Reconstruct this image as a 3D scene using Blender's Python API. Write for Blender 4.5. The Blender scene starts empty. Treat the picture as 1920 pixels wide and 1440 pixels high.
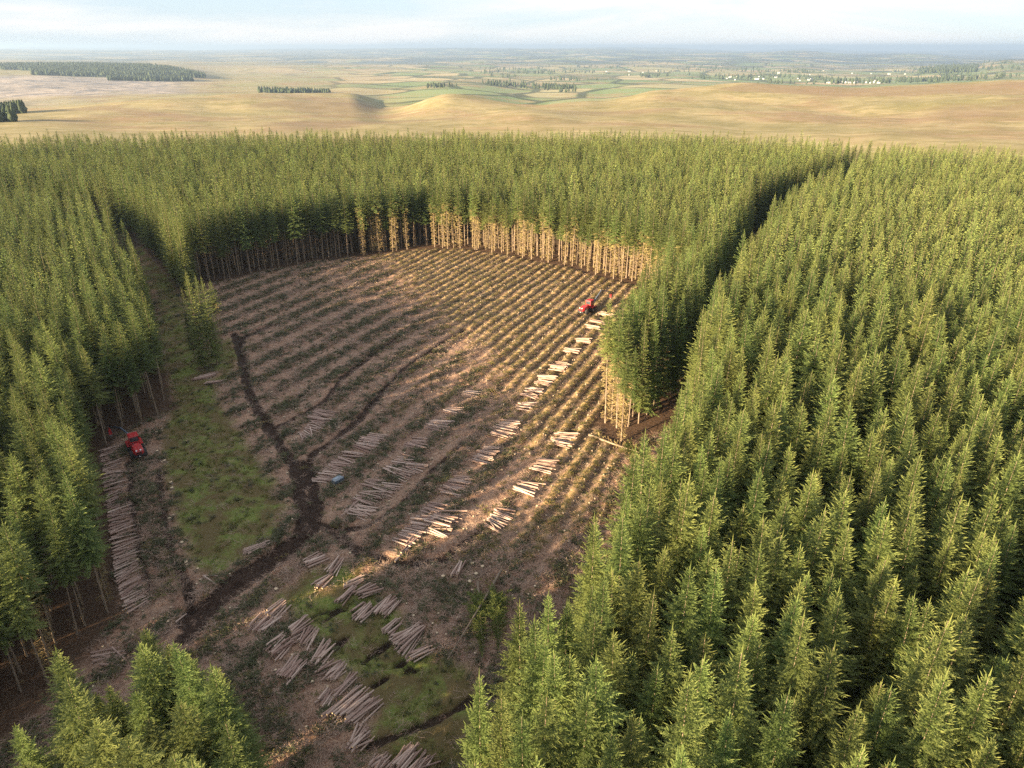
import bpy, bmesh, math, random
import numpy as np
from mathutils import Vector, Matrix

# ------------------------------------------------------------------ camera, sky, sun, exposure
scene = bpy.context.scene
col = scene.collection
R = math.radians
CAM_H, PITCH, FPX = 60.0, R(25.0), 1356.0
SUN_EL, SUN_FWD = 13.0, 40.0          # elevation; shadows fall to the right and SUN_FWD degrees away from the camera
cam_d = bpy.data.cameras.new("Camera")
cam_d.sensor_width = 36.0
cam_d.lens = 36.0 * FPX / 1920.0
cam_d.clip_start, cam_d.clip_end = 0.5, 90000.0
cam = bpy.data.objects.new("Camera", cam_d)
col.objects.link(cam)
cam.location = (0, 0, CAM_H)
cam.rotation_euler = (R(90) - PITCH, 0, 0)
scene.camera = cam

to_sun = Vector((-math.cos(R(SUN_FWD)) * math.cos(R(SUN_EL)), -math.sin(R(SUN_FWD)) * math.cos(R(SUN_EL)), math.sin(R(SUN_EL))))
world = bpy.data.worlds.new("World")
scene.world = world
world.use_nodes = True
wn = world.node_tree
wn.nodes.clear()
w_out = wn.nodes.new("ShaderNodeOutputWorld")
w_bg = wn.nodes.new("ShaderNodeBackground")
sky = wn.nodes.new("ShaderNodeTexSky")
sky.sky_type = 'NISHITA'
sky.sun_disc = False
sky.sun_elevation = R(SUN_EL)
sky.sun_rotation = math.atan2(to_sun.x, to_sun.y)
sky.altitude = 300
sky.air_density, sky.dust_density, sky.ozone_density = 1.0, 0.4, 2.5
# thin high cloud: streaks of pale cloud spread evenly over the whole dome
tc = wn.nodes.new("ShaderNodeTexCoord")
mp = wn.nodes.new("ShaderNodeMapping")
mp.inputs['Scale'].default_value = (1.2, 1.2, 9.0)
mp.inputs['Location'].default_value = (3.1, 0.4, 0.2)
cn = wn.nodes.new("ShaderNodeTexNoise")
cn.inputs['Scale'].default_value = 2.2
cn.inputs['Detail'].default_value = 7
cn.inputs['Roughness'].default_value = 0.55
cn.inputs['Distortion'].default_value = 0.4
cr = wn.nodes.new("ShaderNodeValToRGB")
cr.color_ramp.elements[0].position = 0.40
cr.color_ramp.elements[0].color = (0.78, 0.78, 0.78, 1)
cr.color_ramp.elements[1].position = 0.60
cr.color_ramp.elements[1].color = (0.96, 0.96, 0.96, 1)
cm = wn.nodes.new("ShaderNodeMix")
cm.data_type = 'RGBA'
cc = wn.nodes.new("ShaderNodeValToRGB")       # blue-grey thin veil to white cloud
cc.color_ramp.elements[0].position, cc.color_ramp.elements[0].color = 0.42, (2.30, 2.72, 3.25, 1)
cc.color_ramp.elements[1].position, cc.color_ramp.elements[1].color = 0.58, (3.45, 3.45, 3.50, 1)
wn.links.new(tc.outputs['Generated'], mp.inputs['Vector'])
wn.links.new(mp.outputs['Vector'], cn.inputs['Vector'])
wn.links.new(cn.outputs['Fac'], cr.inputs['Fac'])
wn.links.new(cr.outputs['Color'], cm.inputs['Factor'])
wn.links.new(cn.outputs['Fac'], cc.inputs['Fac'])
wn.links.new(cc.outputs['Color'], [i for i in cm.inputs if i.name == 'B' and i.type == 'RGBA'][0])
wn.links.new(sky.outputs['Color'], [i for i in cm.inputs if i.name == 'A' and i.type == 'RGBA'][0])
wn.links.new([o for o in cm.outputs if o.type == 'RGBA'][0], w_bg.inputs['Color'])
w_bg.inputs['Strength'].default_value = 0.053
wn.links.new(w_bg.outputs['Background'], w_out.inputs['Surface'])

sun_d = bpy.data.lights.new("Sun", 'SUN')
sun_d.energy = 4.7
sun_d.angle = R(0.6)
sun_d.color = (1.0, 0.79, 0.50)
sun = bpy.data.objects.new("Sun", sun_d)
sun.rotation_euler = to_sun.to_track_quat('Z', 'Y').to_euler()
sun.location = (0, 0, 200)
col.objects.link(sun)

vs = scene.view_settings
vs.view_transform = 'Standard'
vs.look = 'None'
vs.exposure = 2.5
vs.gamma = 1.0
vs.use_curve_mapping = False
scene.render.engine = 'CYCLES'
cy = scene.cycles
cy.max_bounces, cy.diffuse_bounces, cy.glossy_bounces, cy.transmission_bounces = 5, 3, 1, 3
cy.volume_bounces = 0
cy.transparent_max_bounces = 4
cy.use_denoising = False
cy.sample_clamp_indirect = 2.0

# ------------------------------------------------------------------ helpers
rng = np.random.default_rng(11)
random.seed(5)


def ray(x, y):
    u, v = (x - 960) / FPX, (y - 720) / FPX
    return np.array((u, math.cos(PITCH) - v * math.sin(PITCH), -math.sin(PITCH) - v * math.cos(PITCH)))


def G(x, y, z=0.0):
    """Survey point: where the sight line through photograph position (x, y) meets height z."""
    d = ray(x, y)
    t = (z - CAM_H) / d[2]
    return (d[0] * t, d[1] * t)


def lattice(ix, iy, seed):
    n = (ix.astype(np.int64) * 374761393 + iy.astype(np.int64) * 668265263 + seed * 974634777) & 0x7fffffff
    n = ((n ^ (n >> 13)) * 1274126177) & 0x7fffffff
    return ((n ^ (n >> 16)) & 0xffff) / 65535.0


def vnoise(x, y, seed=0):
    ix, iy = np.floor(x), np.floor(y)
    fx, fy = x - ix, y - iy
    fx, fy = fx * fx * (3 - 2 * fx), fy * fy * (3 - 2 * fy)
    a, b = lattice(ix, iy, seed), lattice(ix + 1, iy, seed)
    c, d = lattice(ix, iy + 1, seed), lattice(ix + 1, iy + 1, seed)
    return (a + (b - a) * fx) * (1 - fy) + (c + (d - c) * fx) * fy


def fbm(x, y, seed=0, oct=4):
    s, a, t = 0.0, 0.5, 0.0
    for o in range(oct):
        s = s + a * vnoise(x * 2 ** o, y * 2 ** o, seed + o * 17)
        t += a
        a *= 0.5
    return s / t


def inside(px, py, poly):
    r = np.zeros(px.shape, bool)
    n = len(poly)
    for i in range(n):
        x0, y0 = poly[i]
        x1, y1 = poly[(i + 1) % n]
        if y0 == y1:
            continue
        c = ((y0 > py) != (y1 > py)) & (px < (x1 - x0) * (py - y0) / (y1 - y0) + x0)
        r ^= c
    return r


def dist_line(px, py, line, closed=False):
    d = np.full(px.shape, 1e9)
    pts = list(line) + ([line[0]] if closed else [])
    for (x0, y0), (x1, y1) in zip(pts[:-1], pts[1:]):
        dx, dy = x1 - x0, y1 - y0
        t = np.clip(((px - x0) * dx + (py - y0) * dy) / (dx * dx + dy * dy + 1e-9), 0, 1)
        d = np.minimum(d, np.hypot(px - x0 - t * dx, py - y0 - t * dy))
    return d


def smooth(a, b, x):
    t = np.clip((x - a) / (b - a), 0, 1)
    return t * t * (3 - 2 * t)


def mesh_np(name, V, F, mats=(), mat_idx=None, attrs=None, smooth_shade=False):
    """F: (n, k) index array or list of such arrays."""
    me = bpy.data.meshes.new(name)
    V = np.asarray(V, np.float32)
    Fs = F if isinstance(F, list) else [F]
    Fs = [np.asarray(f, np.int32) for f in Fs if len(f)]
    nl = sum(f.size for f in Fs)
    nf = sum(len(f) for f in Fs)
    me.vertices.add(len(V))
    me.vertices.foreach_set("co", V.ravel())
    me.loops.add(nl)
    me.loops.foreach_set("vertex_index", np.concatenate([f.ravel() for f in Fs]))
    me.polygons.add(nf)
    tot = np.concatenate([np.full(len(f), f.shape[1], np.int32) for f in Fs])
    st = np.concatenate([[0], np.cumsum(tot)[:-1]]).astype(np.int32)
    me.polygons.foreach_set("loop_start", st)
    me.polygons.foreach_set("loop_total", tot)
    if mat_idx is not None:
        me.polygons.foreach_set("material_index", np.asarray(mat_idx, np.int32))
    if smooth_shade:
        me.polygons.foreach_set("use_smooth", np.ones(nf, bool))
    for m in mats:
        me.materials.append(m)
    for k, a in (attrs or {}).items():
        at = me.attributes.new(k, 'FLOAT', 'POINT')
        at.data.foreach_set("value", np.asarray(a, np.float32))
    me.update(calc_edges=True)
    return me


def put(name, data, parent=None, loc=None, rot=None, scale=None):
    o = bpy.data.objects.new(name, data)
    col.objects.link(o)
    if parent is not None:
        o.parent = parent
    if loc is not None:
        o.location = loc
    if rot is not None:
        o.rotation_euler = rot
    if scale is not None:
        o.scale = scale
    return o


def tag(o, label=None, cat=None, group=None, kind=None):
    if label:
        o["label"] = label
    if cat:
        o["category"] = cat
    if group:
        o["group"] = group
    if kind:
        o["kind"] = kind
    return o


# ------------------------------------------------------------------ materials
def new_mat(name, rough=0.9, spec=0.2):
    m = bpy.data.materials.new(name)
    m.use_nodes = True
    nt = m.node_tree
    b = nt.nodes["Principled BSDF"]
    b.inputs['Roughness'].default_value = rough
    b.inputs['Specular IOR Level'].default_value = spec
    return m, nt, b


def N(nt, t, **kw):
    n = nt.nodes.new(t)
    for k, v in kw.items():
        if k in n.inputs:
            n.inputs[k].default_value = v
        else:
            setattr(n, k, v)
    return n


def mixc(nt, fac, a, b, blend='MIX'):
    n = nt.nodes.new("ShaderNodeMix")
    n.data_type = 'RGBA'
    n.blend_type = blend
    for sock, v in (('Factor', fac), ('A', a), ('B', b)):
        s = [i for i in n.inputs if i.name == sock and (i.type == ('VALUE' if sock == 'Factor' else 'RGBA'))][0]
        if isinstance(v, bpy.types.NodeSocket):
            nt.links.new(v, s)
        else:
            s.default_value = v if sock == 'Factor' else (*v, 1)
    return [o for o in n.outputs if o.type == 'RGBA'][0]


def ramp(nt, src, stops):
    n = nt.nodes.new("ShaderNodeValToRGB")
    e = n.color_ramp.elements
    while len(e) < len(stops):
        e.new(0.5)
    for i, (p, c) in enumerate(stops):
        e[i].position = p
        e[i].color = (*c, 1) if not isinstance(c, (int, float)) else (c, c, c, 1)
    nt.links.new(src, n.inputs['Fac'])
    return n.outputs['Color']


def noise_n(nt, scale, detail=4, rough=0.6, vec=None, dist=0.0):
    n = N(nt, "ShaderNodeTexNoise", Scale=scale, Detail=detail, Roughness=rough, Distortion=dist)
    if vec is not None:
        nt.links.new(vec, n.inputs['Vector'])
    return n.outputs['Fac']


def attr_n(nt, name):
    n = nt.nodes.new("ShaderNodeAttribute")
    n.attribute_name = name
    return n.outputs['Fac']


def needles_mat(name, dark, mid, pale, trans=0.25):
    m, nt, b = new_mat(name, 0.75, 0.15)
    oi = nt.nodes.new("ShaderNodeObjectInfo")
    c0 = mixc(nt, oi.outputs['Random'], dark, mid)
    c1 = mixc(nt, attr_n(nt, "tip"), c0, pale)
    hs = nt.nodes.new("ShaderNodeHueSaturation")
    hm = N(nt, "ShaderNodeMath", operation='MULTIPLY')
    hm.inputs[1].default_value = 23.7
    hf = N(nt, "ShaderNodeMath", operation='FRACT')
    hr = N(nt, "ShaderNodeMapRange", **{'To Min': 0.482, 'To Max': 0.522})
    nt.links.new(oi.outputs['Random'], hm.inputs[0])
    nt.links.new(hm.outputs[0], hf.inputs[0])
    nt.links.new(hf.outputs[0], hr.inputs['Value'])
    nt.links.new(hr.outputs['Result'], hs.inputs['Hue'])
    mr = N(nt, "ShaderNodeMapRange", **{'To Min': 0.68, 'To Max': 1.25})
    ml = N(nt, "ShaderNodeMath", operation='MULTIPLY')
    ml.inputs[1].default_value = 7.31
    fr = N(nt, "ShaderNodeMath", operation='FRACT')
    nt.links.new(oi.outputs['Random'], ml.inputs[0])
    nt.links.new(ml.outputs[0], fr.inputs[0])
    nt.links.new(fr.outputs[0], mr.inputs['Value'])
    nt.links.new(mr.outputs['Result'], hs.inputs['Value'])
    nt.links.new(c1, hs.inputs['Color'])
    nt.links.new(hs.outputs['Color'], b.inputs['Base Color'])
    tr = nt.nodes.new("ShaderNodeBsdfTranslucent")
    nt.links.new(hs.outputs['Color'], tr.inputs['Color'])
    mx = nt.nodes.new("ShaderNodeMixShader")
    mx.inputs[0].default_value = trans
    nt.links.new(b.outputs[0], mx.inputs[1])
    nt.links.new(tr.outputs[0], mx.inputs[2])
    nt.links.new(mx.outputs[0], nt.nodes["Material Output"].inputs['Surface'])
    return m


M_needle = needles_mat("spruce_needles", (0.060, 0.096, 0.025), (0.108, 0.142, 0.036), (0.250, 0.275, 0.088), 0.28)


def simple_mat(name, c1, c2, scale, rough=0.9, spec=0.2, rnd=0.0, c3=None, coat=0.0, metallic=0.0, stretch=None):
    m, nt, b = new_mat(name, rough, spec)
    vec = None
    t = nt.nodes.new("ShaderNodeTexCoord")
    vec = t.outputs['Object']
    if stretch:
        mm = N(nt, "ShaderNodeMapping")
        mm.inputs['Scale'].default_value = stretch
        nt.links.new(vec, mm.inputs['Vector'])
        vec = mm.outputs['Vector']
    f = noise_n(nt, scale, 4, 0.6, vec)
    c = ramp(nt, f, [(0.35, c1), (0.65, c2)])
    if rnd:
        oi = nt.nodes.new("ShaderNodeObjectInfo")
        c = mixc(nt, oi.outputs['Random'], c, c3 or tuple(x * (1 - rnd) for x in c1))
    nt.links.new(c, b.inputs['Base Color'])
    b.inputs['Metallic'].default_value = metallic
    if coat:
        b.inputs['Coat Weight'].default_value = coat
    return m


M_bark = simple_mat("spruce_bark", (0.16, 0.115, 0.082), (0.27, 0.205, 0.145), 6, 0.95, 0.1, stretch=(1, 1, 0.2))
M_dead = simple_mat("dead_twigs", (0.25, 0.170, 0.090), (0.30, 0.245, 0.095), 0.35, 0.95, 0.1)
M_logbark = simple_mat("log_bark", (0.41, 0.28, 0.22), (0.60, 0.455, 0.37), 3.0, 0.9, 0.15, 0.4, (0.27, 0.165, 0.13), stretch=(0.35, 1.6, 1.6))
M_logend = simple_mat("cut_wood", (0.55, 0.40, 0.25), (0.68, 0.53, 0.36), 14, 0.85, 0.2)
M_brashbrown = simple_mat("brash_brown", (0.20, 0.108, 0.072), (0.34, 0.21, 0.15), 2.5, 0.95, 0.1, 0.4, (0.46, 0.33, 0.25))
M_brashgreen = needles_mat("brash_needles", (0.055, 0.064, 0.030), (0.095, 0.092, 0.044), (0.13, 0.12, 0.06), 0.2)
M_brashgold = needles_mat("brash_yellow_needles", (0.11, 0.10, 0.03), (0.17, 0.13, 0.045), (0.22, 0.17, 0.06), 0.2)
M_grass = needles_mat("grass_blades", (0.085, 0.118, 0.026), (0.150, 0.160, 0.042), (0.23, 0.21, 0.070), 0.3)

# ------------------------------------------------------------------ survey of the place
ROW = R(24.5)
rs, rc = math.sin(ROW), math.cos(ROW)
CLEAR = [(-88, 192), (-84, 196), (-75, 205.5), (-61, 218), (-44, 226), (-31, 232.5), (-16, 233.5), (0, 224.5), (16, 212.5), (26, 201.5), (41, 186.5),
         (35.5, 165), (25.5, 138), (15.5, 111.5), (17.5, 104), (26, 110), (34, 118), (36.8, 129.3), (25, 94.1), (15.8, 72.4), (12.6, 65.8), (8.2, 58), (3.9, 51.1), (0.8, 46.3), (-1.5, 41.6),
         (-2.6, 36.9), (-2.8, 30), (-2.2, 18), (-14, 12), (-16, 24), (-17, 33), (-19, 38.5), (-22, 41.5), (-27, 47), (-33, 46.5), (-38, 41), (-52, 30), (-58, 36), (-50, 46.5), (-48, 52), (-46.5, 65), (-57, 85), (-66, 98), (-68, 108), (-62.5, 118), (-68, 128), (-74, 138), (-74, 158)]
RIDE_R = [(36.8, 129.3), (59, 175), (92, 244), (146, 309), (164, 331), (156, 338), (137, 316), (83.5, 252), (53, 177), (43, 151.6), (31, 124), (25, 112), (27, 104)]
RIDE_L = [(-62.5, 118), (-68, 128), (-91, 174), (-137, 238), (-166, 256), (-262, 256), (-262, 273), (-170, 272), (-130, 249), (-94, 196), (-86, 182), (-70, 158), (-58, 150), (-55, 128)]
RIDE_F = [(-262, 282), (-214, 308), (-192, 338), (-204, 348), (-228, 322), (-270, 298)]
FOREST = [(-420, 350), (-330, 358), (-248, 369), (-151, 386), (0, 394), (92, 386), (158, 351), (212, 312), (330, 250), (400, 190), (220, -8), (-4, -8), (-16, -60), (-260, -60), (-420, 100)]
CLUMP = [(-63, 152), (-57, 148), (-54.5, 137), (-57, 133.5), (-62, 140)]
LEFT_BLOCK = [(-48, 45), (-46, 66), (-56, 86), (-65, 99), (-67, 109), (-62, 119), (-90, 175), (-136, 239), (-165, 257), (-420, 257), (-420, -60), (-178, -60), (-114, -7.5)]
NEAR_BLOCK = [(-27, 47.5), (-33, 47), (-38, 41.5), (-66, 18), (-106, -15.5), (-158, -60), (-16, -60), (-16, 24), (-17, 33), (-19, 39), (-22, 42)]

GRASS_POLYS = [
    [G(*p) for p in [(312, 830), (322, 780), (300, 690), (300, 560), (270, 440), (330, 470), (345, 600), (372, 690), (415, 760), (450, 820), (505, 900), (522, 960), (505, 1005), (440, 1050),
                     (392, 1085), (372, 1060), (345, 1000), (325, 900)]],
    [G(*p) for p in [(520, 1130), (590, 1065), (650, 1060), (690, 1120), (745, 1160), (810, 1235), (860, 1250), (895, 1330), (890, 1440), (700, 1440), (700, 1400), (715, 1330), (650, 1250),
                     (600, 1190)]],
]


def L(pts):
    return [G(*p) for p in pts]


TRACKS = [  # (line, half width, depth)
    (L([(440, 628), (452, 665), (458, 700), (470, 745), (500, 795), (520, 830), (545, 862), (556, 885), (562, 930), (572, 965), (560, 1000), (515, 1040), (440, 1085), (385, 1135), (345, 1172)]), 1.0, 0.5),
    (L([(575, 868), (583, 900), (594, 945), (590, 985), (560, 1022), (505, 1060), (450, 1098), (405, 1140), (365, 1182), (345, 1205)]), 1.0, 0.5),
    (L([(577, 872), (590, 850), (620, 830), (660, 800), (700, 755), (760, 690), (820, 650), (872, 620)]), 0.8, 0.45),
    (L([(518, 802), (540, 790), (570, 775), (613, 752), (625, 735), (640, 712), (700, 665), (745, 636)]), 0.7, 0.4),
    (L([(580, 985), (565, 1005)]), 1.5, 0.2),
    (L([(452, 648), (462, 634), (500, 615)]), 0.9, 0.4),
    (L([(592, 975), (640, 1000), (700, 985), (760, 940), (800, 895), (870, 830)]), 0.6, 0.25),
    (L([(605, 985), (680, 1040), (760, 1058), (830, 1050), (900, 1000)]), 0.9, 0.2),
    (L([(243, 870), (248, 930), (258, 1030), (282, 1105)]), 0.6, 0.25),
    (L([(297, 880), (305, 950), (320, 1040), (345, 1090), (357, 1140)]), 0.6, 0.25),
    (L([(352, 1095), (360, 1145)]), 0.55, 0.45),
    (L([(690, 1402), (760, 1375), (830, 1345), (895, 1310)]), 0.45, 0.2),
]
PITS = [(L(p), w) for p, w in [
    ([(588, 1154), (604, 1147), (640, 1138)], 0.28), ([(606, 1162), (628, 1147), (645, 1140)], 0.3), ([(629, 1210), (645, 1196)], 0.45), ([(684, 1240), (700, 1226), (727, 1206)], 0.33),
    ([(700, 1285), (722, 1271)], 0.28), ([(747, 1245), (756, 1240)], 0.4), ([(765, 1258), (769, 1253)], 0.4), ([(780, 1256), (782, 1253)], 0.28), ([(822, 1433), (835, 1429)], 0.3)]]


NEEDLE_SHADE_ZONES = [[G(*p) for p in q] for q in (  # dark brash needles; first strip also painted dark for shade beside the forest
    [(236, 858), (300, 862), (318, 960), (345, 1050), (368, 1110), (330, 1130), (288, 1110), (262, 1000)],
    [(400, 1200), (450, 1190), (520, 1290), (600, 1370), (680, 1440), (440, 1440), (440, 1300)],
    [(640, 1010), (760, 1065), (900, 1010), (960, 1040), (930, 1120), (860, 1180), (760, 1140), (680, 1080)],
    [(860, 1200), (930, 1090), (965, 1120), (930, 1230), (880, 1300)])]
SUN_GOLD_ZONE = [G(*p) for p in [(690, 455), (870, 450), (1060, 480), (1250, 535), (1150, 800), (1170, 880), (1100, 980), (980, 1030), (1040, 880), (930, 700), (840, 600)]]  # ridged ground right of the shadow line, coloured golden partly for warm sunlight


def clearing_height(x, y):
    """Height and ground cover of the felled area."""
    s = x * rc - y * rs
    t = x * rs + y * rc
    wob = fbm(x / 18, y / 18, 3) - 0.5
    sw = s + wob * 0.35 + 0.35 * (fbm(x / 5, y / 5, 9) - 0.5)
    cut = inside(x, y, CLEAR)
    dedge = dist_line(x, y, CLEAR, True)
    cw = np.where(cut, smooth(0, 2.5, dedge), 0)
    ride = np.where(inside(x, y, RIDE_L), smooth(0, 2.0, dist_line(x, y, RIDE_L, True)), 0)
    cw = np.maximum(cw, ride)
    grass = np.zeros(x.shape)
    for gp in GRASS_POLYS:
        d = dist_line(x, y, gp, True) * np.where(inside(x, y, gp), 1, -1)
        grass = np.maximum(grass, smooth(-1.2, 1.2, d + 0.6 + 2.4 * (fbm(x / 3, y / 3, 31) - 0.5)))
    grass = np.maximum(grass, ride * (1 - smooth(0.4, 0.7, fbm(x / 4, y / 4, 33))))
    # plough ridges from the old planting: strongest at the far right of the felled area
    gd = dist_line(x, y, SUN_GOLD_ZONE, True) * np.where(inside(x, y, SUN_GOLD_ZONE), 1, -1)
    fine = np.clip(smooth(-9, 9, gd + wob * 8) + 0.12, 0, 1)
    ph = sw / 2.7 * 2 * math.pi
    ridge = (np.sin(ph) * 0.5 + 0.5) ** 1.3
    mat_ph = np.clip((np.sin(sw / 6.3 * 2 * math.pi + 0.6) * 0.5 + 0.5) + 0.35 * (fbm(x / 7, y / 7, 19) - 0.5) + 0.4 * (fbm(x / 1.5, y / 1.5, 23, 2) - 0.5), 0, 1)        # brash mats every 6 m
    for nz in NEEDLE_SHADE_ZONES:
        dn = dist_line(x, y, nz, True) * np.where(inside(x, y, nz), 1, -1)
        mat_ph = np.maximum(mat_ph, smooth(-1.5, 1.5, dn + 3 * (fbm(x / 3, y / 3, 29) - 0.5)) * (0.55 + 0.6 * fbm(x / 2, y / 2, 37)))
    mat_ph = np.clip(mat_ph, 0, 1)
    z = (0.03 + 0.52 * fine) * ridge * (1 - grass)
    mat_ph = mat_ph * (1 - 0.65 * fine)
    z += 0.16 * mat_ph * (1 - grass)
    z += (fbm(x / 0.9, y / 0.9, 5, 3) - 0.5) * 0.5 * (1 - 0.4 * grass) + (fbm(x / 9, y / 9, 6, 2) - 0.5) * 0.7
    track = np.zeros(x.shape)
    jit = (fbm(x / 1.3, y / 1.3, 77, 2) - 0.5)
    for ln, w, dep in TRACKS:
        d = dist_line(x, y, ln) + jit * 0.7
        k = 1 - smooth(w * 0.6, w * 1.25, d)
        z -= dep * k
        z += 0.16 * np.exp(-((d - w * 1.7) / 0.35) ** 2)
        track = np.maximum(track, k * (1.0 if dep > 0.3 else 0.7))
    for ln, w in PITS:
        d = dist_line(x, y, ln) + jit * 0.4
        k = 1 - smooth(w * 0.8, w * 1.4, d)
        z -= 0.7 * k
        track = np.maximum(track, k)
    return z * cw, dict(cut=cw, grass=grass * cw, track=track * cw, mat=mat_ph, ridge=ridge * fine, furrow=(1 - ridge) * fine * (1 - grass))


# ------------------------------------------------------------------ terrain to the horizon
PROFILE = {   # per sight column: (distance in m, height of the land there as an elevation mark in the photograph)
    -700: [(640, 248), (950, 226), (1500, 205), (1800, 214), (2500, 190), (3500, 156), (4200, 143), (5500, 122), (7000, 126), (10000, 117), (15000, 106), (25000, 93), (42000, 93)],
    0: [(640, 248), (950, 228), (1500, 203), (1800, 212), (2500, 190), (3500, 156), (4200, 142), (5500, 119), (7000, 124), (10000, 116), (15000, 105), (25000, 92), (42000, 93)],
    300: [(640, 245), (950, 225), (1400, 192), (1700, 180), (2000, 189), (2600, 176), (3500, 160), (4300, 142), (5300, 119), (7000, 125), (10000, 115), (15000, 105), (25000, 93), (42000, 93)],
    450: [(640, 243), (950, 224), (1400, 193), (1800, 174), (2200, 182), (3000, 170), (4000, 150), (5500, 137), (7500, 126), (10000, 115), (16000, 105), (25000, 94), (42000, 93)],
    650: [(640, 242), (1000, 220), (1400, 195), (1900, 172), (2300, 181), (3000, 170), (4000, 150), (5500, 136), (7500, 126), (10000, 116), (16000, 105), (25000, 94), (42000, 93)],
    720: [(640, 242), (740, 231), (900, 230), (1150, 216), (1350, 205), (1500, 206), (1900, 188), (2300, 188), (3000, 172), (4000, 150), (5500, 136), (7500, 126), (10000, 116), (16000, 105), (25000, 92), (42000, 93)],
    850: [(640, 243), (800, 220), (930, 227), (1080, 205), (1280, 169), (1450, 192), (2400, 178), (4000, 150), (5500, 136), (8000, 122), (12000, 112), (17000, 102), (25000, 90), (42000, 93)],
    1000: [(640, 241), (850, 205), (950, 210), (1150, 197), (1350, 204), (2400, 190), (3200, 173), (4500, 150), (6000, 136), (9000, 120), (13000, 108), (25000, 91), (42000, 95)],
    1120: [(640, 240), (800, 222), (1000, 200), (1200, 189), (1350, 193), (2400, 186), (3500, 165), (5000, 146), (8000, 125), (12000, 112), (25000, 91), (42000, 95)],
    1250: [(640, 244), (800, 222), (1100, 186), (1350, 168), (1550, 176), (2500, 174), (4500, 152), (7000, 132), (11000, 114), (16000, 104), (25000, 94), (42000, 95)],
    1400: [(640, 250), (800, 230), (1100, 190), (1500, 155), (1700, 163), (3000, 168), (4500, 156), (7000, 134), (10000, 118), (15000, 106), (21000, 97), (25000, 98), (42000, 95)],
    1490: [(620, 254), (800, 231), (1100, 192), (1500, 159), (1700, 166), (3000, 170), (4500, 157), (7000, 134), (10000, 119), (15000, 107), (21000, 92), (25000, 99), (42000, 95)],
    1580: [(600, 258), (780, 235), (1000, 206), (1400, 164), (1600, 163), (1800, 169), (4000, 161), (6000, 145), (9000, 127), (14000, 111), (19000, 100), (25000, 101), (42000, 98)],
    1700: [(560, 264), (750, 238), (1000, 203), (1400, 162), (1650, 156), (1850, 162), (4000, 158), (6000, 144), (9000, 126), (14000, 111), (19000, 98), (25000, 101), (42000, 98)],
    1800: [(540, 270), (700, 246), (1000, 200), (1350, 165), (1650, 152), (1850, 158), (4000, 153), (6000, 139), (8500, 122), (11000, 119), (14000, 112), (20000, 106), (42000, 98)],
    1890: [(520, 278), (650, 254), (950, 207), (1300, 169), (1650, 148), (1850, 154), (4000, 148), (6000, 134), (8500, 112), (10000, 110), (13000, 116), (20000, 107), (42000, 98)],
    2600: [(520, 285), (650, 258), (950, 205), (1300, 164), (1650, 142), (1850, 150), (4000, 146), (6000, 134), (8500, 116), (10000, 113), (13000, 116), (20000, 107), (42000, 98)],
}


def terrain_height(r, az):
    """az: clockwise from straight ahead (radians)."""
    colx = sorted(PROFILE)
    lr = np.log(np.maximum(r, 1))
    tabs, azs = [], []
    for cx in colx:
        pr = PROFILE[cx]
        rr = [1, 430] + [p[0] for p in pr] + [90000]
        zz = [0.0, 0.0]
        for (d, yy) in pr:
            v = ray(cx, yy)
            zz.append(CAM_H + d * v[2] / math.hypot(v[0], v[1]))
        zz.append(zz[-1])
        v = ray(cx, 150)
        azs.append(math.atan2(v[0], v[1]))
        z = np.interp(lr, np.log(rr), zz)
        for k in (0.05, -0.05, 0.1, -0.1):
            z = z + np.interp(lr + k, np.log(rr), zz)
        tabs.append(z / 5)
    tabs = np.array(tabs)
    azc = np.clip(az, azs[0], azs[-1] - 1e-6)
    i = np.clip(np.searchsorted(azs, azc, side='right') - 1, 0, len(azs) - 2)
    a0, a1 = np.array(azs)[i], np.array(azs)[i + 1]
    f = (azc - a0) / (a1 - a0)
    f = f * f * (3 - 2 * f)
    idx = np.arange(len(r)) if r.ndim == 1 else None
    z = tabs[i, idx] * (1 - f) + tabs[i + 1, idx] * f
    x, y = r * np.sin(az), r * np.cos(az)
    a = smooth(430, 900, r)
    n = (fbm(x / 420, y / 420, 41, 5) - 0.5) * 22 * smooth(520, 1200, r) * (1 - 0.4 * smooth(1500, 2600, r)) + (fbm(x / 130, y / 130, 47, 4) - 0.5) * 4 * smooth(480, 800, r) * (1 - smooth(2000, 3200, r)) + (fbm(x / 2600, y / 2600, 43, 5) - 0.55) * 80 * smooth(2500, 6000, r) + (fbm(x / 7000, y / 7000, 44, 5) - 0.5) * 120 * smooth(12000, 24000, r) + (fbm(x / 5200, y / 5200, 48, 5) - 0.5) * 420 * smooth(27000, 36000, r)
    n += (fbm(x / 60, y / 60, 45, 2) - 0.5) * 2.0 * a * (1 - smooth(1500, 3000, r))
    return z + n


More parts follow.
